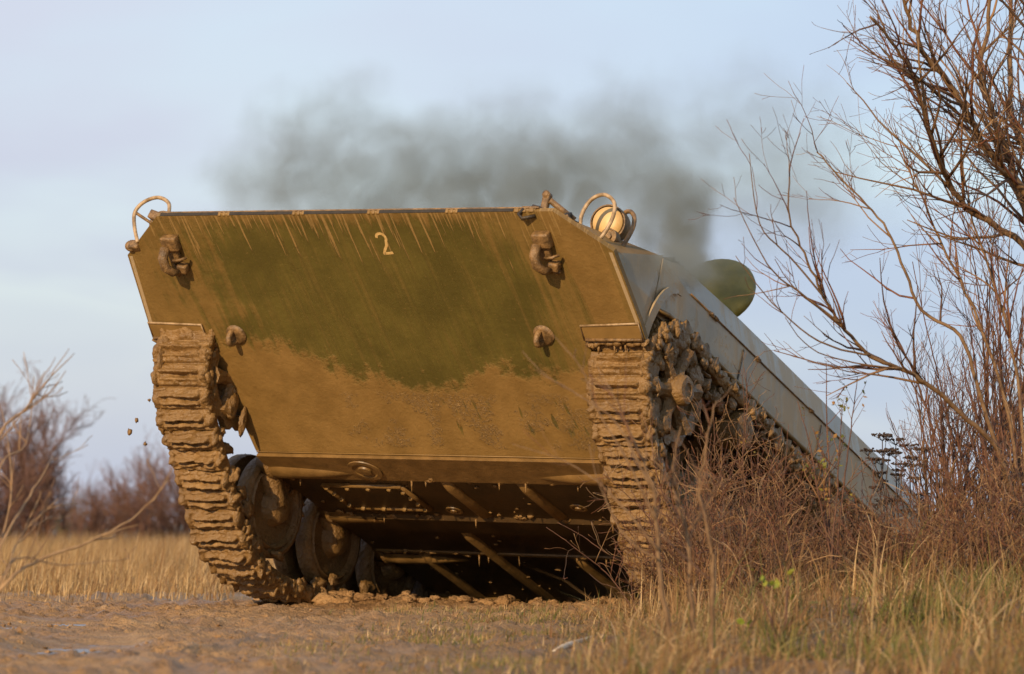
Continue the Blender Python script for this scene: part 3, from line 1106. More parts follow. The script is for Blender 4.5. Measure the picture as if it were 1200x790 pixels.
def link_mesh(seed):
    """one shoe: local x across, y along the run, -z outwards (ground side); caked with mud"""
    r = np.random.default_rng(seed)
    nx, ny = 52, 22
    xs, ys = np.linspace(-TW / 2, TW / 2, nx), np.linspace(-PITCH_L * 0.50, PITCH_L * 0.50, ny)
    X, Y = np.meshgrid(xs, ys)
    h = np.zeros_like(X)
    hw = PITCH_L / 2
    ax_ = np.abs(X)
    inner = np.clip((0.128 - ax_) / 0.008, 0, 1)              # shoe body between the end connectors
    outer = np.clip((ax_ - 0.134) / 0.008, 0, 1)
    for c, w, a in ((-0.34 + r.uniform(-.04, .04), 0.17, 0.032), (0.36 + r.uniform(-.04, .04), 0.15, 0.026)):
        k = np.clip(1.35 - np.abs(Y / hw - c) / w, 0, 1)
        wob = 0.70 + 0.6 * fbm2(X * 16 + seed * 3.1 + c * 9, Y * 4, 3, seed)
        h += a * r.uniform(0.75, 1.2) * k * wob * inner
    # end connectors: a block bridging the joint on each side
    k = np.clip(1.3 - np.abs(Y / hw - 0.02) / 0.52, 0, 1)
    h += 0.026 * k * outer * (0.7 + 0.6 * fbm2(X * 30 + seed, Y * 20, 2, 12 + seed))
    # window in the middle of the shoe
    h -= 0.012 * np.clip(1.3 - ax_ / 0.05, 0, 1) * np.clip(1.3 - np.abs(Y / hw - 0.02) / 0.14, 0, 1)
    nz = fbm2(X * 42 + seed * 7, Y * 52 + seed, 4, 40 + seed)
    h += 0.030 * (nz - 0.5) + 0.024 * (fbm2(X * 15 + seed * 5, Y * 11 + 2 * seed, 2, 90 + seed) - 0.5) + 0.022 * np.clip(fbm2(X * 11 + seed, Y * 15, 2, 70 + seed) - 0.5, 0, 1) * 2
    # open bits of steel between the ribs
    px = r.uniform(-0.07, 0.07)
    pit = np.exp(-((X - px) / 0.045) ** 2 - ((Y - hw * 0.08) / 0.012) ** 2)
    h -= 0.016 * pit
    edge = np.clip((hw - np.abs(Y)) / (hw * 0.20), 0, 1) ** 0.7
    h = h * (0.2 + 0.8 * edge) + 0.016 * edge
    ex = 0.012 * (fbm2(Y * 40 + seed, X * 0 + 3.3 * np.sign(X), 3, 5 + seed) - 0.35) * np.clip((np.abs(X) - TW * 0.42) / (TW * 0.08), 0, 1)
    Xo = X + np.sign(X) * ex * 2.0
    top = np.stack([Xo, Y, -h - 0.010], -1).reshape(-1, 3)
    bot = np.stack([X, Y, np.full_like(X, 0.040)], -1).reshape(-1, 3)
    i = np.arange(nx * ny).reshape(ny, nx)
    fs = [tuple(q) for q in np.stack([i[:-1, :-1], i[1:, :-1], i[1:, 1:], i[:-1, 1:]], -1).reshape(-1, 4).tolist()]
    o = nx * ny
    per = list(i[0, :]) + list(i[1:, -1]) + list(i[-1, -2::-1]) + list(i[-2:0:-1, 0])
    m = len(per)
    mb = MB()
    vs = top.tolist() + [bot[k].tolist() for k in per]
    for k in range(m):
        l = (k + 1) % m
        fs.append((int(per[k]), int(per[l]), o + l, o + k))
    fs.append(tuple(range(o, o + m)))
    mb.add(vs, fs)
    # guide horn and hinge ends, some clods on the rim
    mb.box((0, 0, 0.055), (0.035, 0.06, 0.06), None, 0.01)
    for sx in (-1, 1):
        mb.tube([(sx * TW * 0.47, -hw * 0.95, 0.004), (sx * TW * 0.53, -hw * 0.95, 0.004)], 0.017, 8)
        for k in range(int(r.integers(2, 4))):
            mb.lump((sx * TW * r.uniform(0.46, 0.515), r.uniform(-hw, hw) * 0.8, r.uniform(-0.02, 0.06)), (r.uniform(.012, .022), r.uniform(.016, .036), r.uniform(.014, .034)), r, 2, 0.5, 2.4)
    o = mb.build('track_link', M['mud'], None)
    me = o.data
    bpy.data.objects.remove(o)
    return me


LINKS = [link_mesh(s) for s in range(1, 15)]


def wheel(parent, x, y, z, r, sx):
    """double-disc road wheel; the inner dish faces the hull"""
    w = 0.125
    mb = MB()
    mb.lathe([(0.10, -0.04), (0.12, -0.03), (0.12, 0.03), (0.10, 0.04)], (x, y, z), (1, 0, 0), 20)
    t = mb.build('road_wheel', M['mud'], parent, auto=50)
    for s in (-1, 1):
        mb = MB()
        mb.lathe([(r - 0.05, 0.040), (r - 0.006, 0.040), (r, 0.052), (r, w - 0.016), (r - 0.010, w), (r - 0.030, w + 0.004), (r - 0.040, w - 0.012), (r - 0.05, w - 0.02)], (x, y, z), (s, 0, 0), 36)
        mb.build('tyre', M['mud_thick'], t, auto=60)
        mb = MB()
        mb.lathe([(r - 0.045, 0.045), (r - 0.045, w - 0.01), (r - 0.060, w + 0.006), (r - 0.072, w - 0.006), (r - 0.085, w - 0.055), (0.155, w - 0.066), (0.125, w - 0.050), (0.105, w - 0.01), (0.092, w + 0.03), (0.080, w + 0.045), (0.04, w + 0.05)], (x, y, z), (s, 0, 0), 36)
        mb.build('rim', M['mud'], t, auto=60)
    mb = MB()
    for k in range(16):
        a = rv.uniform(0, 6.28)
        rr = rv.uniform(0.75, 1.0) * r
        s = rv.choice([-1, 1])
        c = Vector((x + s * w * 0.9, y + rr * math.cos(a), z + rr * math.sin(a)))
        mb.lump(c, (0.012, rv.uniform(.015, .035), rv.uniform(.015, .035)), rv, 3, 0.45)
    mb.build('mud_lumps', M['mud_thick'], t)['kind'] = 'stuff'


WHEELS = [(1.62, 0.20), (2.26, 0.262), (2.90, 0.365), (3.54, 0.378), (4.18, 0.378), (4.82, 0.385)]
ARMS = (1.44, 2.10, 2.74, 3.38, 4.02, 4.66)


def running_gear(sx):
    XC = 1.335 if sx > 0 else -1.272
    DY = 0.11 if sx > 0 else 0.0                             # the near track is slung a little farther back
    # the connecting pins run round the loop; the shoes hang on it
    mb = MB()
    for k in range(len(TY)):
        c = Vector((XC, TY[k] + DY - math.cos(TA[k]) * PITCH_L / 2, TZ[k] - math.sin(TA[k]) * PITCH_L / 2))
        mb.tube([c - Vector((TW * 0.53, 0, 0)), c + Vector((TW * 0.53, 0, 0))], 0.012, 6)
    tr = mb.build('track', M['mud'], VEH)
    for k in range(len(TY)):
        o = link('track_link', LINKS[(k * 5 + (k // 3) + (0 if sx > 0 else 3)) % len(LINKS)], tr)
        # outwards is to the left of the running direction
        Y = Vector((0, math.cos(TA[k]), math.sin(TA[k])))
        Xv = Vector((1, 0, 0))
        Zv = Xv.cross(Y)
        R = Matrix((Xv, Y, Zv)).transposed().to_4x4()
        R = R @ Matrix.Rotation(rv.normal(0, 0.03), 4, 'X') @ Matrix.Rotation(rv.normal(0, 0.02), 4, 'Y')
        o.matrix_local = Matrix.Translation((XC + rv.uniform(-.004, .004), TY[k] + DY, TZ[k])) @ R
    # road wheels and swing arms
    for (y, z), ya in zip(WHEELS, ARMS):
        y, ya = y + DY, ya + DY
        wheel(VEH, XC, y, z, 0.285, sx)
        mb = MB()
        mb.tube([(sx * 1.13, ya, 0.40), (sx * 1.15, ya + 0.03, 0.36), (sx * 1.15, y - 0.03, z + 0.04), (sx * 1.14, y, z)], [0.065, 0.072, 0.062, 0.07], 12)
        mb.build('swing_arm', M['mud'], VEH)
    # drive sprocket: hub, spokes and toothed rim
    c = Vector((XC, 0.945 + DY, 0.680))
    for s in (-1, 1):
        mb = MB()
        n = 48
        prof = []
        for k in range(n):
            a = 2 * math.pi * k / n
            rr = 0.268 + (0.022 if (k % 4) in (0, 1) else -0.006)
            prof.append((rr * math.cos(a), rr * math.sin(a)))
        x0 = c.x + s * 0.138
        vs, fs = [], []
        for xx in (x0 - 0.02, x0 + 0.02):
            vs += [(xx, c.y + p, c.z + q) for p, q in prof]
            vs += [(xx, c.y + 0.205 * math.cos(2 * math.pi * k / n), c.z + 0.205 * math.sin(2 * math.pi * k / n)) for k in range(n)]
        for k in range(n):
            l = (k + 1) % n
            fs += [(k, l, n + l, n + k), (2 * n + k, 3 * n + k, 3 * n + l, 2 * n + l), (k, 2 * n + k, 2 * n + l, l), (n + k, n + l, 3 * n + l, 3 * n + k)]
        mb.add(vs, fs)
        for k in range(6):
            a = 2 * math.pi * k / 6 + 0.35
            d = Vector((0, math.cos(a), math.sin(a)))
            cc = Vector((x0, c.y, c.z))
            mb.tube([cc + d * 0.06, cc + d * 0.13, cc + d * 0.235], [0.05, 0.036, 0.06], 8)
        mb.build('drive_sprocket', M['mud'], VEH, auto=40)
    mb = MB()
    mb.lathe([(0.08, -0.17), (0.098, -0.15), (0.098, 0.15), (0.082, 0.165), (0.080, 0.215), (0.068, 0.23), (0.040, 0.233), (0.036, 0.226), (0.010, 0.224)], c, (sx, 0, 0), 26)
    mb.build('sprocket_hub', M['mud'], VEH, auto=40)
    # final drive case between hull and sprocket
    mb = MB()
    mb.lathe([(0.10, 0), (0.10, 0.12), (0.08, 0.16)], (sx * 1.02, 0.985 + DY, 0.74), (sx, 0, 0), 24)
    mb.build('final_drive', M['dark'], VEH, auto=40)
    # return rollers
    for y in (1.86, 3.05, 4.25):
        mb = MB()
        mb.lathe([(0.03, -0.22), (0.03, -0.12), (0.085, -0.12), (0.097, -0.10), (0.102, 0.0), (0.100, 0.12), (0.094, 0.15), (0.065, 0.162), (0.03, 0.165)], (sx * 1.35, y, 0.795), (sx, 0, 0), 26)
        mb.build('return_roller', M['mud'], VEH, auto=40)
    # idler at the rear
    wheel_c = (XC, 5.55, 0.64)
    mb = MB()
    mb.lathe([(0.05, -0.15), (0.22, -0.12), (0.245, -0.1), (0.245, 0.1), (0.22, 0.12), (0.05, 0.15)], wheel_c, (1, 0, 0), 28)
    mb.build('idler_wheel', M['mud'], VEH, auto=40)
    # mud caked round the sprocket, along the upper run and in the front corner
    mb = MB()
    sub = 3 if sx > 0 else 2
    for k in range(95):
        t = rv.uniform(0, 1)
        y = 0.80 + DY + 2.4 * t ** 1.2
        mb.lump((XC + sx * rv.uniform(0.06, 0.15), y, 0.90 + rv.uniform(-0.085, 0.045) - 0.03 * t), [rv.uniform(.016, .036), rv.uniform(.02, .065), rv.uniform(.014, .040)], rv, sub, 0.42, 1.8)
    for k in range(44):
        a = rv.uniform(-0.7, math.pi * 1.5)
        rr = rv.uniform(0.215, 0.31)
        mb.lump((XC + sx * rv.uniform(0.10, 0.165), c.y + rr * math.cos(a), c.z + rr * math.sin(a)), [rv.uniform(.014, .030), rv.uniform(.03, .085), rv.uniform(.03, .085)], rv, sub, 0.42, 1.7)
    for k in range(36):
        y = rv.uniform(1.3, 2.3)
        mb.lump((sx * rv.uniform(1.06, 1.14), y, rv.uniform(0.55, 0.88)), [rv.uniform(.03, .06), rv.uniform(.03, .09), rv.uniform(.03, .08)], rv, sub, 0.45, 2.0)
    # lumps in the pinch between track and front wheels
    for k in range(150):
        j = rv.integers(0, len(TY))
        if not (0.62 < TY[j] < 3.0 and TZ[j] < 0.75):
            continue
        nrm = Vector((0, -math.sin(TA[j]), math.cos(TA[j])))
        p = Vector((XC + rv.choice([-1, 1]) * rv.uniform(0.11, 0.165), TY[j] + DY, TZ[j])) + nrm * rv.uniform(0.03, 0.12)
        mb.lump(p, [rv.uniform(.015, .03), rv.uniform(.025, .07), rv.uniform(.02, .05)], rv, 3, 0.45, 1.9)
    ck = mb.build('caked_mud', M['mud_thick'], VEH)
    ck['kind'] = 'stuff'
    # lumps hanging from the inner rim of the track beside the plate
    if sx < 0:
        mb = MB()
        mb.lump((-1.095, 0.93, 0.50), (0.02, 0.05, 0.075), rv, 3, 0.4)
        mb.lump((-1.075, 1.02, 0.47), (0.018, 0.03, 0.075), rv, 3, 0.4)
        mb.build('hanging_mud', M['mud'], VEH)['kind'] = 'stuff'


running_gear(-1)
running_gear(1)


def build_top():
    # raised round hatch lid on the deck edge, and the exhaust outlet in front of it
    c = Vector((1.20, 1.77, 1.545))
    ax = Vector((0.10, -0.93, 0.30)).normalized()
    mb = MB()
    mb.lathe([(0.222, -0.02), (0.230, 0.0), (0.228, 0.022), (0.214, 0.036), (0.15, 0.046), (0.08, 0.052), (0.01, 0.053)], c, ax, 36)
    h = mb.build('hatch_lid', M['hatch'], VEH, auto=50)
    mb = MB()
    mb.lathe([(0.19, 0.0), (0.185, 0.012), (0.05, 0.016)], c - ax * 0.018, -ax, 30)
    mb.build('lid_lining', M['hatch'], h)
    mb = MB()
    for dx in (-0.07, 0.07):
        mb.box(c + Vector((dx, 0.03, -0.23)), (0.04, 0.06, 0.10), None, 0.008)
    mb.build('hinge', M['metal'], h)
    mb = MB()
    mb.box((1.22, 1.18, 1.385), (0.26, 0.34, 0.035), None, 0.008)
    e = mb.build('exhaust_outlet', M['dark'], VEH, smooth=False)
    for k in range(6):
        mb = MB()
        mb.box((1.22, 1.045 + 0.054 * k, 1.408), (0.24, 0.012, 0.03), Matrix.Rotation(0.5, 3, 'X'))
        mb.build('louvre', M['dark'], e, smooth=False)
    # low turret on the roof behind
    mb = MB()
    mb.lathe([(0.78, 0.0), (0.76, 0.06), (0.62, 0.30), (0.54, 0.36), (0.01, 0.40)], (0, 3.5, 1.44), (0, 0, 1), 40)
    t = mb.build('turret', M['hatch'], VEH, auto=40)


build_top()


# ---------------------------------------------------------------- plants
def mesh_np(name, vs, faces, tint, mat, parent=None):
    """vs (n,3), faces list of (m,k) int arrays, tint (total faces,3)"""
    me = bpy.data.meshes.new(name)
    me.vertices.add(len(vs))
    me.vertices.foreach_set('co', np.asarray(vs, np.float32).ravel())
    tot = sum(f.size for f in faces)
    me.loops.add(tot)
    me.loops.foreach_set('vertex_index', np.concatenate([f.ravel() for f in faces]).astype(np.int32))
    ls, o = [], 0
    for f in faces:
        k = f.shape[1]
        ls.append(np.arange(o, o + f.size, k))
        o += f.size
    ls = np.concatenate(ls).astype(np.int32)
    me.polygons.add(len(ls))
    me.polygons.foreach_set('loop_start', ls)
    me.update(calc_edges=True)
    a = me.attributes.new('tint', 'FLOAT_COLOR', 'FACE')
    arr = np.ones((len(ls), 4), np.float32)
    arr[:, :3] = tint
    a.data.foreach_set('color', arr.ravel())
    me.materials.append(mat)
    me.polygons.foreach_set('use_smooth', np.ones(len(ls), bool))
    return link(name, me, parent)


def blades(name, X, Y, H, rng, width, cols, lean=0.45, wind=(0.15, 0.0), segs=3, parent=None, curl=1.0):
    """a sward of bent tapering blades, each its own strip"""
    n = len(X)
    Z = ground_h(X, Y) - 0.012
    az = rng.uniform(0, 2 * np.pi, n)
    ln = np.abs(rng.normal(0, lean, n))
    dx, dy = np.cos(az) * ln + wind[0], np.sin(az) * ln + wind[1]
    wa = rng.uniform(0, np.pi, n)
    w = width * rng.uniform(0.6, 1.4, n)
    t = np.linspace(0, 1, segs + 1)
    P = []
    for k, tt in enumerate(t):
        cx = X + dx * H * (tt ** 1.8) * curl
        cy = Y + dy * H * (tt ** 1.8) * curl
        cz = Z + H * (tt - 0.32 * ln * curl * tt ** 2.2)
        ww = w * (1 - tt ** 1.5) if k < segs else w * 0
        P.append(np.stack([cx - np.cos(wa) * ww, cy - np.sin(wa) * ww, cz], 1))
        if k < segs:
            P.append(np.stack([cx + np.cos(wa) * ww, cy + np.sin(wa) * ww, cz], 1))
    m = len(P)
    vs = np.stack(P, 1).reshape(-1, 3)
    base = (np.arange(n) * m)[:, None]
    quads = [base + np.array([[2 * k, 2 * k + 1, 2 * k + 3, 2 * k + 2]]) for k in range(segs - 1)]
    tri = base + np.array([[2 * segs - 2, 2 * segs - 1, 2 * segs]])
    cols = np.array(cols)
    c = cols[rng.integers(0, len(cols), n)] * rng.uniform(0.7, 1.2, (n, 1))
    tint = np.concatenate([c] * (segs - 1) + [c])
    return mesh_np(name, vs, quads + [tri], tint, M['blade'], parent)


STRAW = [(0.50, 0.335, 0.155), (0.42, 0.27, 0.115), (0.33, 0.20, 0.08), (0.57, 0.40, 0.21), (0.27, 0.16, 0.065)]
RUSSET = [(0.26, 0.135, 0.05), (0.20, 0.10, 0.04), (0.32, 0.18, 0.07)]
GREEN = [(0.13, 0.13, 0.028), (0.17, 0.155, 0.035), (0.10, 0.11, 0.022), (0.24, 0.19, 0.06)]


def clumped(n, x0, x1, y0, y1, rng, keep, spread=0.09, per=14):
    """positions in tufts; keep(x, y) -> probability"""
    k = max(1, n // per)
    cx, cy = rng.uniform(x0, x1, k * 3), rng.uniform(y0, y1, k * 3)
    p = keep(cx, cy)
    ok = rng.random(len(cx)) < p
    cx, cy = cx[ok][:k], cy[ok][:k]
    i = rng.integers(0, len(cx), n)
    return cx[i] + rng.normal(0, spread, n), cy[i] + rng.normal(0, spread, n)


def build_grass():
    r = np.random.default_rng(71)
    # tall dry field beyond the mud at the left (and on behind the vehicle)
    n = 120000
    Y = 24.5 + 52 * r.random(n) ** 1.35
    X = r.uniform(-0.135, 0.135, n) * Y * 1.25
    ok = ~((X > -2.6 + (Y - 24) * .35) & (Y < 36) & (X < 5.5))
    ok &= r.random(len(X)) < np.clip((Y - 23) / 6, 0.1, 1)
    X, Y = X[ok], Y[ok]
    H = r.uniform(0.15, 0.42, len(X)) * (0.7 + 0.6 * fbm2(X * 0.5, Y * 0.3, 3, 8)) * np.clip((Y - 23) / 11, 0.2, 1)
    o = blades('field_grass', X, Y, H, r, 0.0032, STRAW + STRAW + RUSSET, 0.36, (0.12, 0), 3)
    tag(o, 'tall dry straw-coloured grass of the field behind the mud', 'grass', None, 'stuff')
    # dry grass at the right, thick towards the edge of the picture
    def keep(x, y):
        e = sstep(x - 0.030 * (y - 12), -0.05, 0.45)
        return e * sstep(fbm2(x * 3, y * 1.5, 3, 61), 0.30, 0.62)
    X, Y = clumped(21000, -0.1, 3.4, 12.4, 22.2, r, keep, 0.05, 20)
    ok = (X - 0.030 * (Y - 12) > 0.0) & (X < 0.145 * Y)
    X, Y = X[ok], Y[ok]
    rise = sstep(X - 0.030 * (Y - 12), 0.0, 0.8)
    H = r.uniform(0.03, 0.15, len(X)) + rise * r.uniform(0.0, 0.12, len(X))
    H = H * (0.45 + 1.0 * fbm2(X * 2.2, Y * 1.2, 3, 66)) * (1 + 1.2 * (r.random(len(X)) < 0.06))
    o = blades('bank_grass', X, Y, H, r, 0.0026, STRAW + RUSSET + RUSSET + GREEN, 0.85, (0.08, 0), 4, None, 1.25)
    tag(o, 'tangled dry yellow grass on the bank at the right', 'grass', None, 'stuff')
    # matted litter lying between the tufts
    X, Y = clumped(15000, 0.0, 3.2, 12.6, 21.5, r, lambda x, y: sstep(x - 0.030 * (y - 12), -0.02, 0.35), 0.12, 9)
    ok = (X - 0.030 * (Y - 12) > 0.02) & (X < 0.145 * Y)
    o = blades('matted_grass', X[ok], Y[ok], r.uniform(0.05, 0.13, int(ok.sum())), r, 0.0024, STRAW[:3] + RUSSET + [(0.12, 0.07, 0.03)], 1.7, (0.1, 0), 4, None, 1.0)
    tag(o, 'flattened dead grass matted between the tufts on the bank', 'grass', None, 'stuff')
    # taller dead stalks mixed into the thicket
    X, Y = clumped(2200, 0.55, 3.0, 17.6, 21.0, r, lambda x, y: sstep(x, 0.55, 0.9) * (0.3 + 0.7 * fbm2(x * 3, y * 2, 3, 91)), 0.07, 12)
    H = r.uniform(0.18, 0.52, len(X)) * (0.5 + 0.8 * fbm2(X * 2.0, Y * 1.0, 3, 92))
    H = H * (1 - 0.5 * sstep(X / Y, 0.066, 0.078) * sstep(X / Y, 0.10, 0.09))
    o = blades('dead_stalks', X, Y, H, r, 0.0026, RUSSET + RUSSET + STRAW[1:3] + [(0.15, 0.07, 0.035)], 0.50, (-0.04, 0), 4)
    tag(o, 'dead russet stalks standing among the bramble thicket', 'dead weeds', None, 'stuff')
    # green patches in it
    X, Y = [], []
    for cx, cy, s, k in ((1.62, 16.4, 0.11, 420), (0.90, 14.4, 0.07, 160), (1.25, 14.2, 0.13, 220), (1.9, 17.6, 0.12, 260)):
        X.append(r.normal(cx, s, k)); Y.append(r.normal(cy, s * 2.2, k))
    X, Y = np.concatenate(X), np.concatenate(Y)
    o = blades('green_grass', X, Y, r.uniform(0.06, 0.20, len(X)), r, 0.0032, GREEN, 0.6, (0.05, 0), 4)
    tag(o, 'fresh green grass tufts low on the right bank', 'grass', None, 'stuff')
    # sparse short grass on the mud in the middle foreground
    def keep2(x, y):
        return sstep(x, -1.0, -0.15) * sstep(fbm2(x * 2.5, y * 1.4, 3, 14), 0.44, 0.58) * sstep(y, 22.5, 19.5)
    X, Y = clumped(10500, -1.3, 0.9, 12.6, 22.0, r, keep2, 0.06, 12)
    o = blades('short_grass', X, Y, r.uniform(0.012, 0.065, len(X)), r, 0.0026, STRAW + GREEN + GREEN + RUSSET, 0.75, (0.1, 0), 3)
    tag(o, 'short sparse grass on the mud before the vehicle', 'grass', None, 'stuff')
    # a few stalks on the crest beside the near track
    X, Y = r.normal(0.75, 0.10, 160), r.normal(19.6, 0.35, 160)
    o = blades('crest_grass', X, Y, r.uniform(0.10, 0.34, 160), r, 0.0032, STRAW, 0.35, (0.0, 0), 4)
    tag(o, 'upright pale grass stalks beside the near track', 'grass', None, 'stuff')


build_grass()


def build_clods():
    r = np.random.default_rng(17)
    n = 9000
    X, Y = r.uniform(-3.3, 1.0, n), 12.6 + 11.2 * r.random(n) ** 0.8
    crest = (X * SU + Y * CU - CREST)
    ok = (r.random(n) < 0.10 + 0.9 * sstep(fbm2(X * 1.3, Y * 0.9, 3, 77), 0.40, 0.62)) & (crest < 0.25) & (X < 0.6 + 0.05 * (Y - 12))
    X, Y = X[ok], Y[ok]
    Z = ground_h(X, Y)
    ico = ICO[1][0]
    f = np.array(ICO[1][1])
    k = len(X)
    S = 0.003 + 0.013 * r.random(k) ** 3.5
    d = 1 + 0.9 * (r.random((k, len(ico))) - 0.5)
    st = r.uniform(0.6, 1.5, (k, 1, 3)) * np.array([1, 1, 0.6])
    P = ico[None] * d[..., None] * st * S[:, None, None] + np.stack([X, Y, Z + S * 0.12], 1)[:, None]
    F = f[None] + (np.arange(k) * len(ico))[:, None, None]
    o = mesh_np('mud_clods', P.reshape(-1, 3), [F.reshape(-1, 3)], np.ones((k * len(f), 3)), M['ground'])
    o.data.polygons.foreach_set('use_smooth', np.zeros(len(o.data.polygons), bool))
    tag(o, 'small wet mud clods scattered over the churned ground', 'mud clods', None, 'stuff')
    # a ridge of larger clods pushed up on the crest under the belly
    mb = MB()
    for i in range(260):
        u = r.uniform(-1.5, 1.6)
        v = r.normal(-0.02, 0.10)
        x, y = -0.05 + u * CU + v * SU, 23.35 - u * SU + v * CU
        z = float(ground_h(np.array([x]), np.array([y]))[0])
        s = r.uniform(0.010, 0.05) * (1.3 if abs(u + 1.2) < 0.35 else 0.7)
        mb.lump((x, y, z + s * 0.2), (s * 1.3, s * 1.3, s * 0.8), r, 3, 0.45, 2.0)
    o = mb.build('crest_clods', M['ground'])
    tag(o, 'ridge of pushed-up wet mud under the vehicle belly', 'mud', None, 'stuff')
    # clods thrown off the far track, caught in the air
    for i, (u, v, s, lab) in enumerate(((160, 493, 0.011, 'uppermost lone mud clod in the air left of the far track'), (152, 506, 0.014, 'largest mud clod in the air left of the far track'),
                                   (170, 520, 0.010, 'lowest mud clod in the air left of the far track'), (175, 469, 0.007, 'tiny mud clod in the air close beside the far track'))):
        mb = MB()
        mb.lump((0, 0, 0), (s, s, s * 1.3), r, 2, 0.5, 2.0)
        o = mb.build('flying_mud_clod', M['mud'])
        o.location = at(u, v, 23.0 + 0.1 * i)
        tag(o, lab, 'mud clod', 'mud clods thrown into the air')


build_clods()


def build_log():
    r = np.random.default_rng(3)
    a, b = at(648, 752, 15.8), at(697, 733, 16.6)
    for p in (a, b):
        p.z = float(ground_h(np.array([p.x]), np.array([p.y]))[0]) + 0.012
    P = [a.lerp(b, t) + Vector((0, 0, 0.006 * math.sin(t * 5))) for t in np.linspace(0, 1, 9)]
    mb = MB()
    mb.tube(P, [0.008, 0.011, 0.0125, 0.012, 0.0125, 0.012, 0.011, 0.0125, 0.010], 10)
    m = simple('peeled_pale_wood', (0.42, 0.27, 0.15), (0.70, 0.58, 0.42), 18, 0.6, 0.4, 0.004)
    o = mb.build('stick', m)
    tag(o, 'pale peeled stick lying on the grass before the vehicle', 'stick')


build_log()


# ---- woody plants
def rand_perp(d, rng):
    v = Vector(rng.normal(0, 1, 3))
    v = v - d * v.dot(d)
    return v.normalized() if v.length > 1e-6 else d.orthogonal().normalized()


def polyline(p, d, L, n, rng, wig, up):
    P = [p.copy()]
    for i in range(n):
        d = (d + Vector(rng.normal(0, wig, 3)) + Vector((0, 0, up))).normalized()
        P.append(P[-1] + d * (L / n))
    return P


class Plant:
    def __init__(self, rng, tints, sides=(7, 5, 4, 3)):
        self.rng, self.tints, self.sides = rng, tints, sides
        self.thick, self.thin = MB(), MB()
        self.ends = []
    def put(self, P, r0, r1, lvl):
        m = len(P)
        rad = [r0 + (r1 - r0) * (i / (m - 1)) for i in range(m)]
        t = np.array(self.tints[self.rng.integers(0, len(self.tints))]) * self.rng.uniform(0.7, 1.25)
        if lvl == 0:
            self.thick.tube(P, rad, self.sides[0])
        else:
            self.thin.tube(P, rad, self.sides[min(lvl, len(self.sides) - 1)], tuple(t))
    def sprout(self, P, r0, r1, lvl, maxlvl, cfg):
        """side shoots along polyline P"""
        rng = self.rng
        m = len(P) - 1
        Ltot = sum((P[i + 1] - P[i]).length for i in range(m))
        n = int(rng.poisson(cfg['num'][lvl] * Ltot))
        for _ in range(n):
            t = rng.uniform(cfg['from'][lvl], 1.0)
            i = min(int(t * m), m - 1)
            f = t * m - i
            p = P[i].lerp(P[i + 1], f)
            d = (P[i + 1] - P[i]).normalized()
            a = math.radians(rng.normal(cfg['ang'][lvl], 11))
            nd = (d * math.cos(a) + rand_perp(d, rng) * math.sin(a)).normalized()
            L = cfg['len'][lvl] * rng.uniform(0.45, 1.25) * (1.15 - 0.55 * t)
            rr = min(cfg['rad'][lvl], (r0 + (r1 - r0) * t) * 0.75)
            self.branch(p, nd, L, rr, lvl + 1, maxlvl, cfg)
    def branch(self, p, d, L, r, lvl, maxlvl, cfg):
        n = 6 if lvl == 1 else (5 if lvl == 2 else 3)
        P = polyline(p, d, L, n, self.rng, cfg.get('wig', 0.10), cfg.get('up', 0.05))
        r1 = max(r * 0.28, cfg.get('rmin', 0.0009))
        self.put(P, r, r1, lvl)
        if lvl < maxlvl:
            self.sprout(P, r, r1, lvl, maxlvl, cfg)
        self.ends.append((P[-1], (P[-1] - P[-2]).normalized()))
    def main(self, pts, r0, r1, maxlvl, cfg):
        pts = [Vector(p) for p in pts]
        P = []
        m = len(pts)
        for i in range(m - 1):
            p0, p1, p2, p3 = (pts[max(0, min(m - 1, j))] for j in (i - 1, i, i + 1, i + 2))
            for k in range(5):
                t = k / 5
                P.append(0.5 * ((2 * p1) + (p2 - p0) * t + (2 * p0 - 5 * p1 + 4 * p2 - p3) * t * t + (3 * p1 - p0 - 3 * p2 + p3) * t ** 3) + Vector(self.rng.normal(0, r0 * 0.22, 3)))
        P.append(pts[-1])
        self.put(P, r0, r1, 0)
        self.sprout(P, r0, r1, 0, maxlvl, cfg)
    def finish(self, name, base, label, cat, bark, group=None, parts=('trunk', 'crown')):
        e = empty(name, base)
        for mb, nm, mt in ((self.thick, parts[0], bark), (self.thin, parts[1], M['twig'])):
            if not mb.v:
                continue
            b = Vector(base)
            mb.v = [(p[0] - b.x, p[1] - b.y, p[2] - b.z) for p in mb.v]
            o = mb.build(nm, mt, e)
            if nm == 'twigs':
                o['kind'] = 'stuff'
        tag(e, label, cat, group)
        return e


def gz(x, y):
    return float(ground_h(np.array([x]), np.array([y]))[0])


RED = [(0.150, 0.058, 0.026), (0.120, 0.044, 0.022), (0.180, 0.085, 0.035), (0.090, 0.045, 0.026), (0.22, 0.12, 0.050)]
BRN = [(0.150, 0.085, 0.040), (0.200, 0.115, 0.055), (0.110, 0.062, 0.034), (0.26, 0.16, 0.08)]
TAN = [(0.34, 0.21, 0.10), (0.28, 0.16, 0.07), (0.22, 0.12, 0.055)]


def with_depth(pts, D0, D1):
    n = len(pts)
    return [at(u, v, D0 + (D1 - D0) * i / (n - 1)) for i, (u, v) in enumerate(pts)]


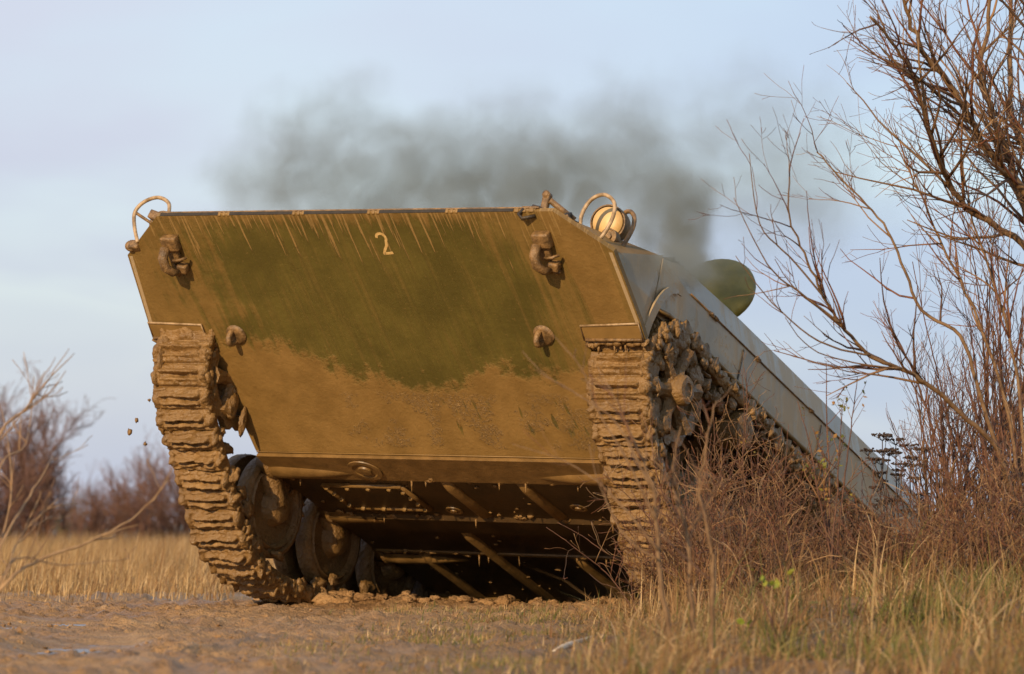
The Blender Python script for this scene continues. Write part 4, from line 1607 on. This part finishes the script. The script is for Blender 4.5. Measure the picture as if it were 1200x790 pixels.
def big_tree():
    r = np.random.default_rng(41)
    cfg = dict(num=(11, 9.5, 9, 0), ang=(32, 36, 38), len=(0.66, 0.30, 0.13), rad=(0.0085, 0.0042, 0.0020), wig=0.12, up=0.05, rmin=0.0011)
    cfg['from'] = (0.18, 0.12, 0.1)
    p = Plant(r, RED + BRN)
    base = at(1262, 705, 20.4)
    base.z = gz(base.x, base.y)
    cr = at(1246, 470, 20.4)
    stems = [([(1236, 330), (1200, 224), (1171, 197), (1141, 148), (1111, 99), (1076, 49), (1057, 0), (1030, -80)], 20.0, 19.4, 0.026),
             ([(1240, 330), (1200, 243), (1183, 190), (1160, 125), (1150, 76), (1160, 0), (1150, -120)], 20.5, 20.8, 0.028),
             ([(1245, 330), (1205, 182), (1187, 140), (1185, 0), (1195, -130)], 20.4, 21.2, 0.024),
             ([(1238, 360), (1200, 289), (1133, 243), (1107, 201), (1088, 152), (1073, 95), (1050, 57), (1020, 20)], 20.2, 19.0, 0.020),
             ([(1250, 330), (1225, 180), (1212, 60), (1205, -60), (1215, -180)], 20.6, 20.0, 0.026)]
    p.main([base, at(1256, 600, 20.4), cr, at(1240, 335, 20.4)], 0.075, 0.045, 0, cfg)
    for pts, a, b, rad in stems:
        p.main([cr.lerp(at(1240, 335, 20.4), 0.5)] + with_depth(pts, a, b), rad, 0.006, 3, cfg)
    p.finish('bare_tree', base, 'tall bare brown tree rising out of the frame at the upper right', 'tree', M['bark'])

    # second plant: the low arching limb reaching towards the hull
    r = np.random.default_rng(43)
    cfg2 = dict(num=(9, 9.0, 7), ang=(30, 34, 36), len=(0.55, 0.24, 0.11), rad=(0.0065, 0.0032, 0.0018), wig=0.10, up=0.06, rmin=0.0011)
    cfg2['from'] = (0.42, 0.15, 0.1)
    p = Plant(r, RED)
    base = at(1222, 700, 19.4)
    base.z = gz(base.x, base.y)
    for pts, a, b, rad in (([(1200, 612), (1179, 562), (1165, 522), (1126, 485), (1092, 455), (1057, 432), (1020, 417), (985, 379), (966, 349), (947, 307), (925, 255), (925, 195)], 19.3, 18.4, 0.0155),
                           ([(1195, 600), (1150, 470), (1126, 394), (1080, 364), (1057, 307), (1035, 262), (1000, 225), (957, 178)], 19.5, 19.6, 0.012),
                           ([(1200, 600), (1178, 470), (1140, 360), (1105, 290), (1080, 230), (1050, 170)], 19.6, 20.2, 0.011),
                           ([(1205, 600), (1192, 440), (1165, 330), (1140, 260), (1128, 190)], 19.5, 20.0, 0.011)):
        p.main([base] + with_depth(pts, a, b), rad, 0.003, 3, cfg2)
    # the forks at the end of the low limb
    for pts, rad in (([(985, 379), (940, 345), (900, 310), (860, 232)], 0.006), ([(966, 349), (925, 300), (890, 262), (878, 180)], 0.005), ([(1020, 417), (960, 400), (905, 355), (862, 300)], 0.005), ([(1057, 432), (1000, 425), (950, 408), (920, 372)], 0.004)):
        p.main(with_depth(pts, 18.6, 18.3), rad, 0.0016, 2, dict(cfg2, num=(5, 6, 5), len=(0.28, 0.13, 0.08)))
    p.finish('bare_shrub', base, 'bare shrub with a thick low limb arching left towards the hull', 'shrub', M['bark'], None, ('stem', 'twigs'))

    # upright dark stems behind at the right edge
    for k, (u, D, ht, lab) in enumerate(((1155, 20.9, 1.65, 'dark upright bare shrub just left of the tall tree'), (1098, 21.4, 1.05, 'low dark bare shrub beside the dried umbel plants'),
                                    (1195, 21.6, 1.75, 'dark bare shrub at the right edge under the tall tree'),
                                    (1128, 20.3, 0.95, 'reddish bare shrub between the umbel plants and the low limb'), (1176, 19.8, 1.15, 'dense reddish bare shrub at the foot of the low limb'))):
        r = np.random.default_rng(50 + k)
        p = Plant(r, RED + [(0.07, 0.04, 0.035)])
        base = at(u, 690, D)
        base.z = gz(base.x, base.y)
        c = dict(num=(6.5, 9, 7), ang=(28, 32, 34), len=(0.42, 0.20, 0.10), rad=(0.0055, 0.003, 0.0017), wig=0.11, up=0.09, rmin=0.0011)
        c['from'] = (0.15, 0.15, 0.1)
        for j in range(11):
            a = r.uniform(0, 6.28)
            d = Vector((math.cos(a) * r.uniform(0.05, 0.34), math.sin(a) * r.uniform(0.05, 0.34), 1)).normalized()
            P = polyline(base + Vector((r.normal(0, .05), r.normal(0, .05), 0)), d, ht * r.uniform(0.6, 1.1), 6, r, 0.06, 0.03)
            p.main(P, r.uniform(0.006, 0.012), 0.002, 3, c)
        p.finish('bare_shrub', base, lab, 'shrub', M['bark_dark'], None, ('stem', 'twigs'))


big_tree()


def thicket():
    G = 'bare bramble shrubs in the thicket by the near track'
    L = 'tangled reddish bare bramble shrub in the thicket before the near track'
    spots = [(805, 19.8, 0.78), (850, 19.3, 0.80), (890, 19.6, 0.72), (930, 19.2, 0.50), (968, 19.7, 0.36), (1005, 19.4, 0.30), (1045, 19.8, 0.32), (1088, 19.3, 0.46), (1120, 19.0, 0.60), (1160, 18.7, 0.66), (830, 20.2, 0.88), (775, 20.0, 0.62), (910, 20.3, 0.72), (1020, 20.4, 0.30), (1190, 18.3, 0.6), (1060, 18.4, 0.42), (870, 18.6, 0.42)]
    for k, (u, D, ht) in enumerate(spots):
        r = np.random.default_rng(100 + k)
        p = Plant(r, RED + RED + BRN + TAN[:1], (5, 4, 3, 3))
        base = at(u, 700, D)
        base.z = gz(base.x, base.y)
        c = dict(num=(14, 13, 0), ang=(42, 46, 40), len=(0.25, 0.12, 0.06), rad=(0.0048, 0.0028, 0.0018), wig=0.17, up=0.02, rmin=0.0013)
        c['from'] = (0.12, 0.1, 0.1)
        for j in range(17):
            a = r.uniform(0, 6.28)
            q = r.uniform(0.05, 0.9)
            d = Vector((math.cos(a) * q, math.sin(a) * q, 1)).normalized()
            tall = 1.35 if j < 3 else 1.0
            P = polyline(base + Vector((r.normal(0, .10), r.normal(0, .10), -0.01)), d, tall * ht * r.uniform(0.55, 1.15), 6, r, 0.12, -0.03 if j > 2 else 0.06)
            p.main(P, r.uniform(0.0032, 0.006), 0.0014, 2, c)
        p.finish('bramble_shrub', base, L, 'shrub', M['bark_dark'], G, ('stem', 'twigs'))

    # slender saplings nearest the camera, in front of the near track
    for k, (pts, D, lab) in enumerate((([(800, 800), (790, 760), (776, 698), (771, 635), (763, 568), (745, 520), (715, 455)], 14.3, 'slender brown sapling nearest the track, twigs arching left across the front plate'),
                                  ([(824, 800), (818, 760), (811, 717), (808, 667), (804, 620), (790, 560), (798, 500)], 14.5, 'slender brown sapling, middle one of the three before the near track'),
                                  ([(838, 800), (835, 770), (833, 730), (835, 651), (820, 580), (828, 520), (840, 470)], 14.4, 'slender brown sapling, rightmost of the three before the near track'))):
        r = np.random.default_rng(140 + k)
        p = Plant(r, RED + BRN, (7, 4, 3, 3))
        P = with_depth(pts, D, D + 0.3)
        P[0].z = gz(P[0].x, P[0].y) - 0.01
        c = dict(num=(11, 8, 0), ang=(36, 34, 30), len=(0.30, 0.13, 0.07), rad=(0.0032, 0.0020, 0.0013), wig=0.10, up=0.05, rmin=0.0009)
        c['from'] = (0.42, 0.1, 0.1)
        p.main(P, 0.0125, 0.0022, 2, c)
        if k == 0:
            for q in ([(771, 645), (735, 600), (700, 565), (660, 540), (600, 520)], [(768, 610), (735, 540), (700, 480), (680, 430), (640, 385)], [(770, 655), (745, 640), (722, 612), (700, 560), (690, 520)], [(764, 575), (725, 500), (690, 470), (640, 440), (612, 412)]):
                p.main(with_depth(q, D + 0.1, D + 0.35), 0.0042, 0.0012, 1, dict(c, num=(5, 4), len=(0.16, 0.08)))
        p.finish('sapling', P[0], lab, 'sapling', M['bark'], None, ('stem', 'twigs'))


thicket()


def leafy_sapling(u, D, tops, lab, seed, cols, size=0.014, n=60):
    r = np.random.default_rng(seed)
    p = Plant(r, RED, (6, 4, 3, 3))
    base = at(u, 700, D)
    base.z = gz(base.x, base.y)
    c = dict(num=(6, 5), ang=(32, 34), len=(0.20, 0.09), rad=(0.003, 0.0018), wig=0.1, up=0.08, rmin=0.001)
    c['from'] = (0.35, 0.1)
    for (tu, tv) in tops:
        t = at(tu, tv, D + r.normal(0, .1))
        P = [base.lerp(t, k) + Vector((r.normal(0, .012), r.normal(0, .012), 0)) for k in (0, .25, .5, .75, 1)]
        p.main(P, 0.006, 0.0016, 2, c)
    ends = list(p.ends)
    e = p.finish('leafy_sapling', base, lab, 'sapling', M['bark_dark'], None, ('stem', 'twigs'))
    mb = MB()
    r.shuffle(ends)
    for q, d in ends[:n]:
        for _ in range(2):
            q2 = q - d * r.uniform(0, 0.05)
            a = rand_perp(d, r)
            dd = (d * 0.5 + a).normalized()
            w = dd.cross(Vector(r.normal(0, 1, 3))).normalized()
            s = size * r.uniform(0.7, 1.5)
            t = np.array(cols[r.integers(0, len(cols))]) * r.uniform(0.8, 1.2)
            nrm = dd.cross(w).normalized() * s * 0.12
            P = [q2, q2 + dd * s * 0.5 + w * s * 0.36, q2 + dd * s * 1.1, q2 + dd * s * 0.5 - w * s * 0.36, q2 + dd * s * 0.55 + nrm]
            mb.add([x - base for x in P], [(0, 1, 4), (1, 2, 4), (2, 3, 4), (3, 0, 4)], tuple(t))
    o = mb.build('leaves', M['blade'], e)
    o['kind'] = 'stuff'


YG = [(0.20, 0.19, 0.03), (0.28, 0.23, 0.045), (0.14, 0.15, 0.03), (0.32, 0.17, 0.05)]
leafy_sapling(978, 18.9, [(965, 425), (1000, 442), (985, 480), (940, 470), (958, 500)], 'sapling with sparse yellow-green leaves before the side skirt', 201, YG, 0.018, 60)
leafy_sapling(908, 14.6, [(890, 690), (928, 680), (912, 705), (882, 725), (935, 720)], 'small weed with bright green leaves at the bottom right', 202, [(0.22, 0.26, 0.03), (0.32, 0.32, 0.04)], 0.024, 60)
leafy_sapling(900, 20.2, [(880, 520), (915, 500), (900, 545), (870, 560)], 'twiggy sapling with tiny ochre leaves below the return roller', 203, [(0.33, 0.20, 0.04), (0.24, 0.18, 0.03)], 0.013, 70)


def umbel_plants():
    tops = [(1032, 517, 20.9), (1048, 522, 21.1), (1040, 535, 20.8), (1066, 528, 21.2), (1085, 532, 21.3), (1053, 550, 20.7), (1110, 540, 21.0), (1030, 545, 21.2), (1075, 552, 20.8)]
    names = ['tallest dried umbel plant above the rear of the hull', 'dried umbel plant just right of the tallest one', 'dried umbel plant just below the tallest one', 'dried umbel plant, fourth from the hull', 'dried umbel plant in front of the low dark shrub',
             'short dried umbel plant leaning over the hull edge', 'dried umbel plant farthest right of the hull', 'short dried umbel plant nearest the hull', 'short dried umbel plant at the foot of the low dark shrub']
    for k, (u, v, D) in enumerate(tops):
        r = np.random.default_rng(220 + k)
        t = at(u, v, D)
        b = Vector((t.x + r.normal(0, .04), t.y + r.normal(0, .04), 0))
        b.z = gz(b.x, b.y) - 0.01
        col = np.array((0.055, 0.036, 0.026))
        e = empty('umbel_plant', b)
        mb = MB()
        P = [b.lerp(t, q) + Vector((r.normal(0, .008), 0, 0)) for q in np.linspace(0, 1, 6)]
        heads = [(P[-1], (P[-1] - P[-2]).normalized(), 0.055)]
        mb.tube([p - b for p in P], [0.005, 0.0045, 0.004, 0.0035, 0.003, 0.0025], 5, tuple(col))
        for j in range(3):
            q = P[2 + j % 3]
            d = Vector((r.normal(0, .5), r.normal(0, .5), 1)).normalized()
            h = q + d * r.uniform(0.10, 0.22)
            mb.tube([q - b, h - b], [0.0025, 0.0018], 4, tuple(col))
            heads.append((h, d, 0.038))
        mb.build('stem', M['twig'], e)
        for h, d, R in heads:
            mb = MB()
            for s in range(13):
                a = s * 2.4
                rr = R * math.sqrt((s + .5) / 13)
                q = h + Vector((math.cos(a) * rr, math.sin(a) * rr, 0.028 + r.normal(0, .003)))
                mb.tube([h - b, (h - b).lerp(q - b, .6), q - b], [0.0012, 0.001, 0.001], 3, tuple(col))
                for z in range(4):
                    mb.lump(q - b + Vector((r.normal(0, .005), r.normal(0, .005), r.normal(0, .002))), 0.0045, r, 1, 0.3, 2, tuple(col * r.uniform(.6, 1.3)))
            mb.build('flower_head', M['twig'], e)
        tag(e, names[k], 'dried plant', 'dried umbel plants beside the hull')


umbel_plants()


M['bark_pale'] = simple('pale_tan_bark', (0.26, 0.15, 0.07), (0.38, 0.24, 0.12), 26, 0.65, 0.5, 0.004, 0.3)


def left_shrub():
    r = np.random.default_rng(301)
    p = Plant(r, TAN, (6, 4, 3, 3))
    D = 14.6
    base = at(-70, 790, D)
    base.z = gz(base.x, base.y)
    c = dict(num=(6, 6), ang=(26, 30), len=(0.24, 0.10), rad=(0.0036, 0.0024), wig=0.10, up=0.05, rmin=0.0014)
    c['from'] = (0.3, 0.2)
    for pts, rad in (([(0, 692), (40, 659), (105, 635), (162, 602), (198, 562)], 0.0085), ([(-20, 600), (0, 509), (32, 477), (53, 449), (87, 414)], 0.0080), ([(-10, 660), (24, 598), (48, 560), (62, 533)], 0.0065),
                     ([(-20, 640), (0, 545), (30, 520), (40, 440)], 0.006), ([(-10, 700), (20, 655), (75, 662), (150, 655)], 0.005), ([(-20, 690), (10, 600), (12, 540), (2, 480)], 0.005), ([(0, 690), (18, 640), (50, 600), (92, 590)], 0.0045)):
        p.main([base] + with_depth(pts, D - 0.1, D + 0.5), rad, 0.0013, 2, c)
    p.finish('bare_shrub', base, 'pale tan bare twigs of a shrub at the left edge', 'shrub', M['bark_pale'], None, ('stem', 'twigs'))


left_shrub()


def far_shrubs():
    spec = [(-25, 62, 2.7, 1.9, 'tall purplish bare bush at the left edge of the field'), (34, 70, 2.3, 1.3, 'purplish bare bush right of the tallest one at the left edge'), (118, 84, 1.35, 1.6, 'low reddish bush on the horizon left of the far track'),
            (168, 78, 1.6, 1.5, 'reddish bare bush in the gap left of the far track'), (212, 74, 1.75, 1.4, 'bare bush on the horizon hard against the far track'), (70, 92, 1.1, 2.0, 'low green-brown bush on the horizon between the purplish ones'), (258, 88, 1.5, 1.4, 'bush on the horizon half behind the far track')]
    for k, (u, D, ht, w, lab) in enumerate(spec):
        r = np.random.default_rng(400 + k)
        p = Plant(r, [(0.175, 0.090, 0.070), (0.20, 0.10, 0.062), (0.14, 0.085, 0.065)] + ([(0.08, 0.075, 0.025)] * 4 if k == 5 else []), (5, 3, 3, 3))
        base = at(u, 640, D)
        base.z = gz(base.x, base.y) - 0.02
        c = dict(num=(8, 7, 4), ang=(30, 34, 36), len=(0.60, 0.34, 0.2), rad=(0.011, 0.008, 0.006), wig=0.12, up=0.06, rmin=0.004)
        c['from'] = (0.1, 0.1, 0.1)
        for j in range(34 if k < 5 else 20):
            a = r.uniform(0, 6.28)
            q = r.uniform(0.05, 0.6) * w / 1.4
            d = Vector((math.cos(a) * q, math.sin(a) * q, 1)).normalized()
            P = polyline(base + Vector((r.normal(0, .16 * w), r.normal(0, .16 * w), 0)), d, ht * r.uniform(0.5, 1.05), 6, r, 0.07, 0.02)
            p.main(P, r.uniform(0.012, 0.022), 0.004, 2 if k > 1 else 3, c)
        p.finish('far_bush', base, lab, 'bush', M['bark_dark'], None, ('stem', 'twigs'))
    # dark low hedge along the horizon
    r = np.random.default_rng(450)
    mb = MB()
    for k in range(5200):
        x = r.uniform(-30, 30)
        y = 112 + r.normal(0, 1.6)
        top = 0.75 + 0.75 * float(fbm2(np.array([x * 0.28]), np.array([3.0]), 3, 2)[0])
        z = -0.15 + r.uniform(0, top)
        s = r.uniform(0.05, 0.15)
        d = Vector(r.normal(0, 1, 3)).normalized() * s
        w = Vector(r.normal(0, 1, 3)).normalized() * s * 0.6
        c = Vector((x, y, z))
        t = np.array([(0.085, 0.070, 0.028), (0.115, 0.075, 0.035), (0.13, 0.070, 0.042), (0.06, 0.055, 0.025)][r.integers(0, 4)])
        mb.add([c - d, c + w, c + d, c - w], [(0, 1, 2, 3)], tuple(t))
    o = mb.build('hedgerow', M['blade'], None, False)
    tag(o, 'low dark hedge running along the horizon behind the field', 'hedge', None, 'stuff')


far_shrubs()


# ---------------------------------------------------------------- exhaust smoke
def build_smoke():
    m = bpy.data.materials.new('exhaust_smoke')
    m.use_nodes = True
    t = m.node_tree
    t.nodes.remove(t.nodes['Principled BSDF'])
    nt = NT(t)
    out = t.nodes['Material Output']
    pv = nt.node('ShaderNodeVolumePrincipled')
    tc = nt.node('ShaderNodeTexCoord')
    vec = tc.outputs['Object']
    # warp the position so that the puffs curl
    nz = nt.node('ShaderNodeTexNoise')
    nt.put(nz.inputs['Vector'], vec)
    nz.inputs['Scale'].default_value = 3.2
    nz.inputs['Detail'].default_value = 2
    sub = nt.node('ShaderNodeVectorMath', operation='SUBTRACT')
    t.links.new(nz.outputs['Color'], sub.inputs[0])
    sub.inputs[1].default_value = (0.5, 0.5, 0.5)
    mad = nt.node('ShaderNodeVectorMath', operation='MULTIPLY_ADD')
    t.links.new(sub.outputs[0], mad.inputs[0])
    mad.inputs[1].default_value = (0.48, 0.48, 0.48)
    t.links.new(vec, mad.inputs[2])
    wv = mad.outputs[0]
    puffs = [(788, 300, 26, 5.0, 21.35), (815, 305, 30, 5.0, 21.6), (795, 285, 34, 5.5), (785, 252, 55, 2.6), (822, 284, 36, 4.5), (812, 258, 42, 4.0), (765, 285, 26, 3.0), (745, 225, 85, 0.75), (690, 205, 90, 1.1), (630, 222, 88, 1.5), (555, 225, 92, 1.5), (480, 225, 88, 1.5), (400, 230, 95, 1.1),
             (320, 215, 85, 0.75), (425, 140, 70, 0.75), (350, 160, 75, 0.65), (730, 140, 85, 0.5), (880, 175, 150, 0.42), (950, 230, 130, 0.3), (600, 140, 85, 0.3), (770, 190, 80, 0.5), (275, 240, 60, 0.6)]
    tot = None
    ctr = []
    for (u, v, rp, dn, *dd) in puffs:
        D = 22.05 + min(1.0, max(0, 800 - u) / 90) * 0.75 + max(0, 710 - u) / 500 * 0.9
        D = dd[0] if dd else D
        c = at(u, v, D)
        rad = rp * D / F_PX * 1.45
        ctr.append((c, rad))
        d = nt.node('ShaderNodeVectorMath', operation='DISTANCE')
        t.links.new(wv, d.inputs[0])
        d.inputs[1].default_value = c
        f = nt.math('MULTIPLY_ADD', V(nt, d.outputs['Value']), -1.0 / rad, 1.0, clamp=True)
        f = f * f * dn
        tot = f if tot is None else tot + f
    n1 = nt.noise(vec, 4.6, 5, 0.62, 0.6)
    dens = (tot * ((n1 - 0.5) * 3.4 + 0.80) - 0.05).max(0.0) * 3.9
    nt.put(pv.inputs['Density'], dens)
    pv.inputs['Color'].default_value = (0.475, 0.51, 0.475, 1)
    pv.inputs['Anisotropy'].default_value = 0.2
    t.links.new(pv.outputs[0], out.inputs['Volume'])
    lo = [min(c[i] - r for c, r in ctr) for i in range(3)]
    hi = [max(c[i] + r for c, r in ctr) for i in range(3)]
    lo[1] = max(lo[1], 20.9)
    mb = MB()
    mb.box([(a + b) / 2 for a, b in zip(lo, hi)], [b - a for a, b in zip(lo, hi)])
    o = mb.build('smoke', m, None, False)
    tag(o, 'grey exhaust smoke drifting left above the vehicle', 'smoke', None, 'stuff')


build_smoke()
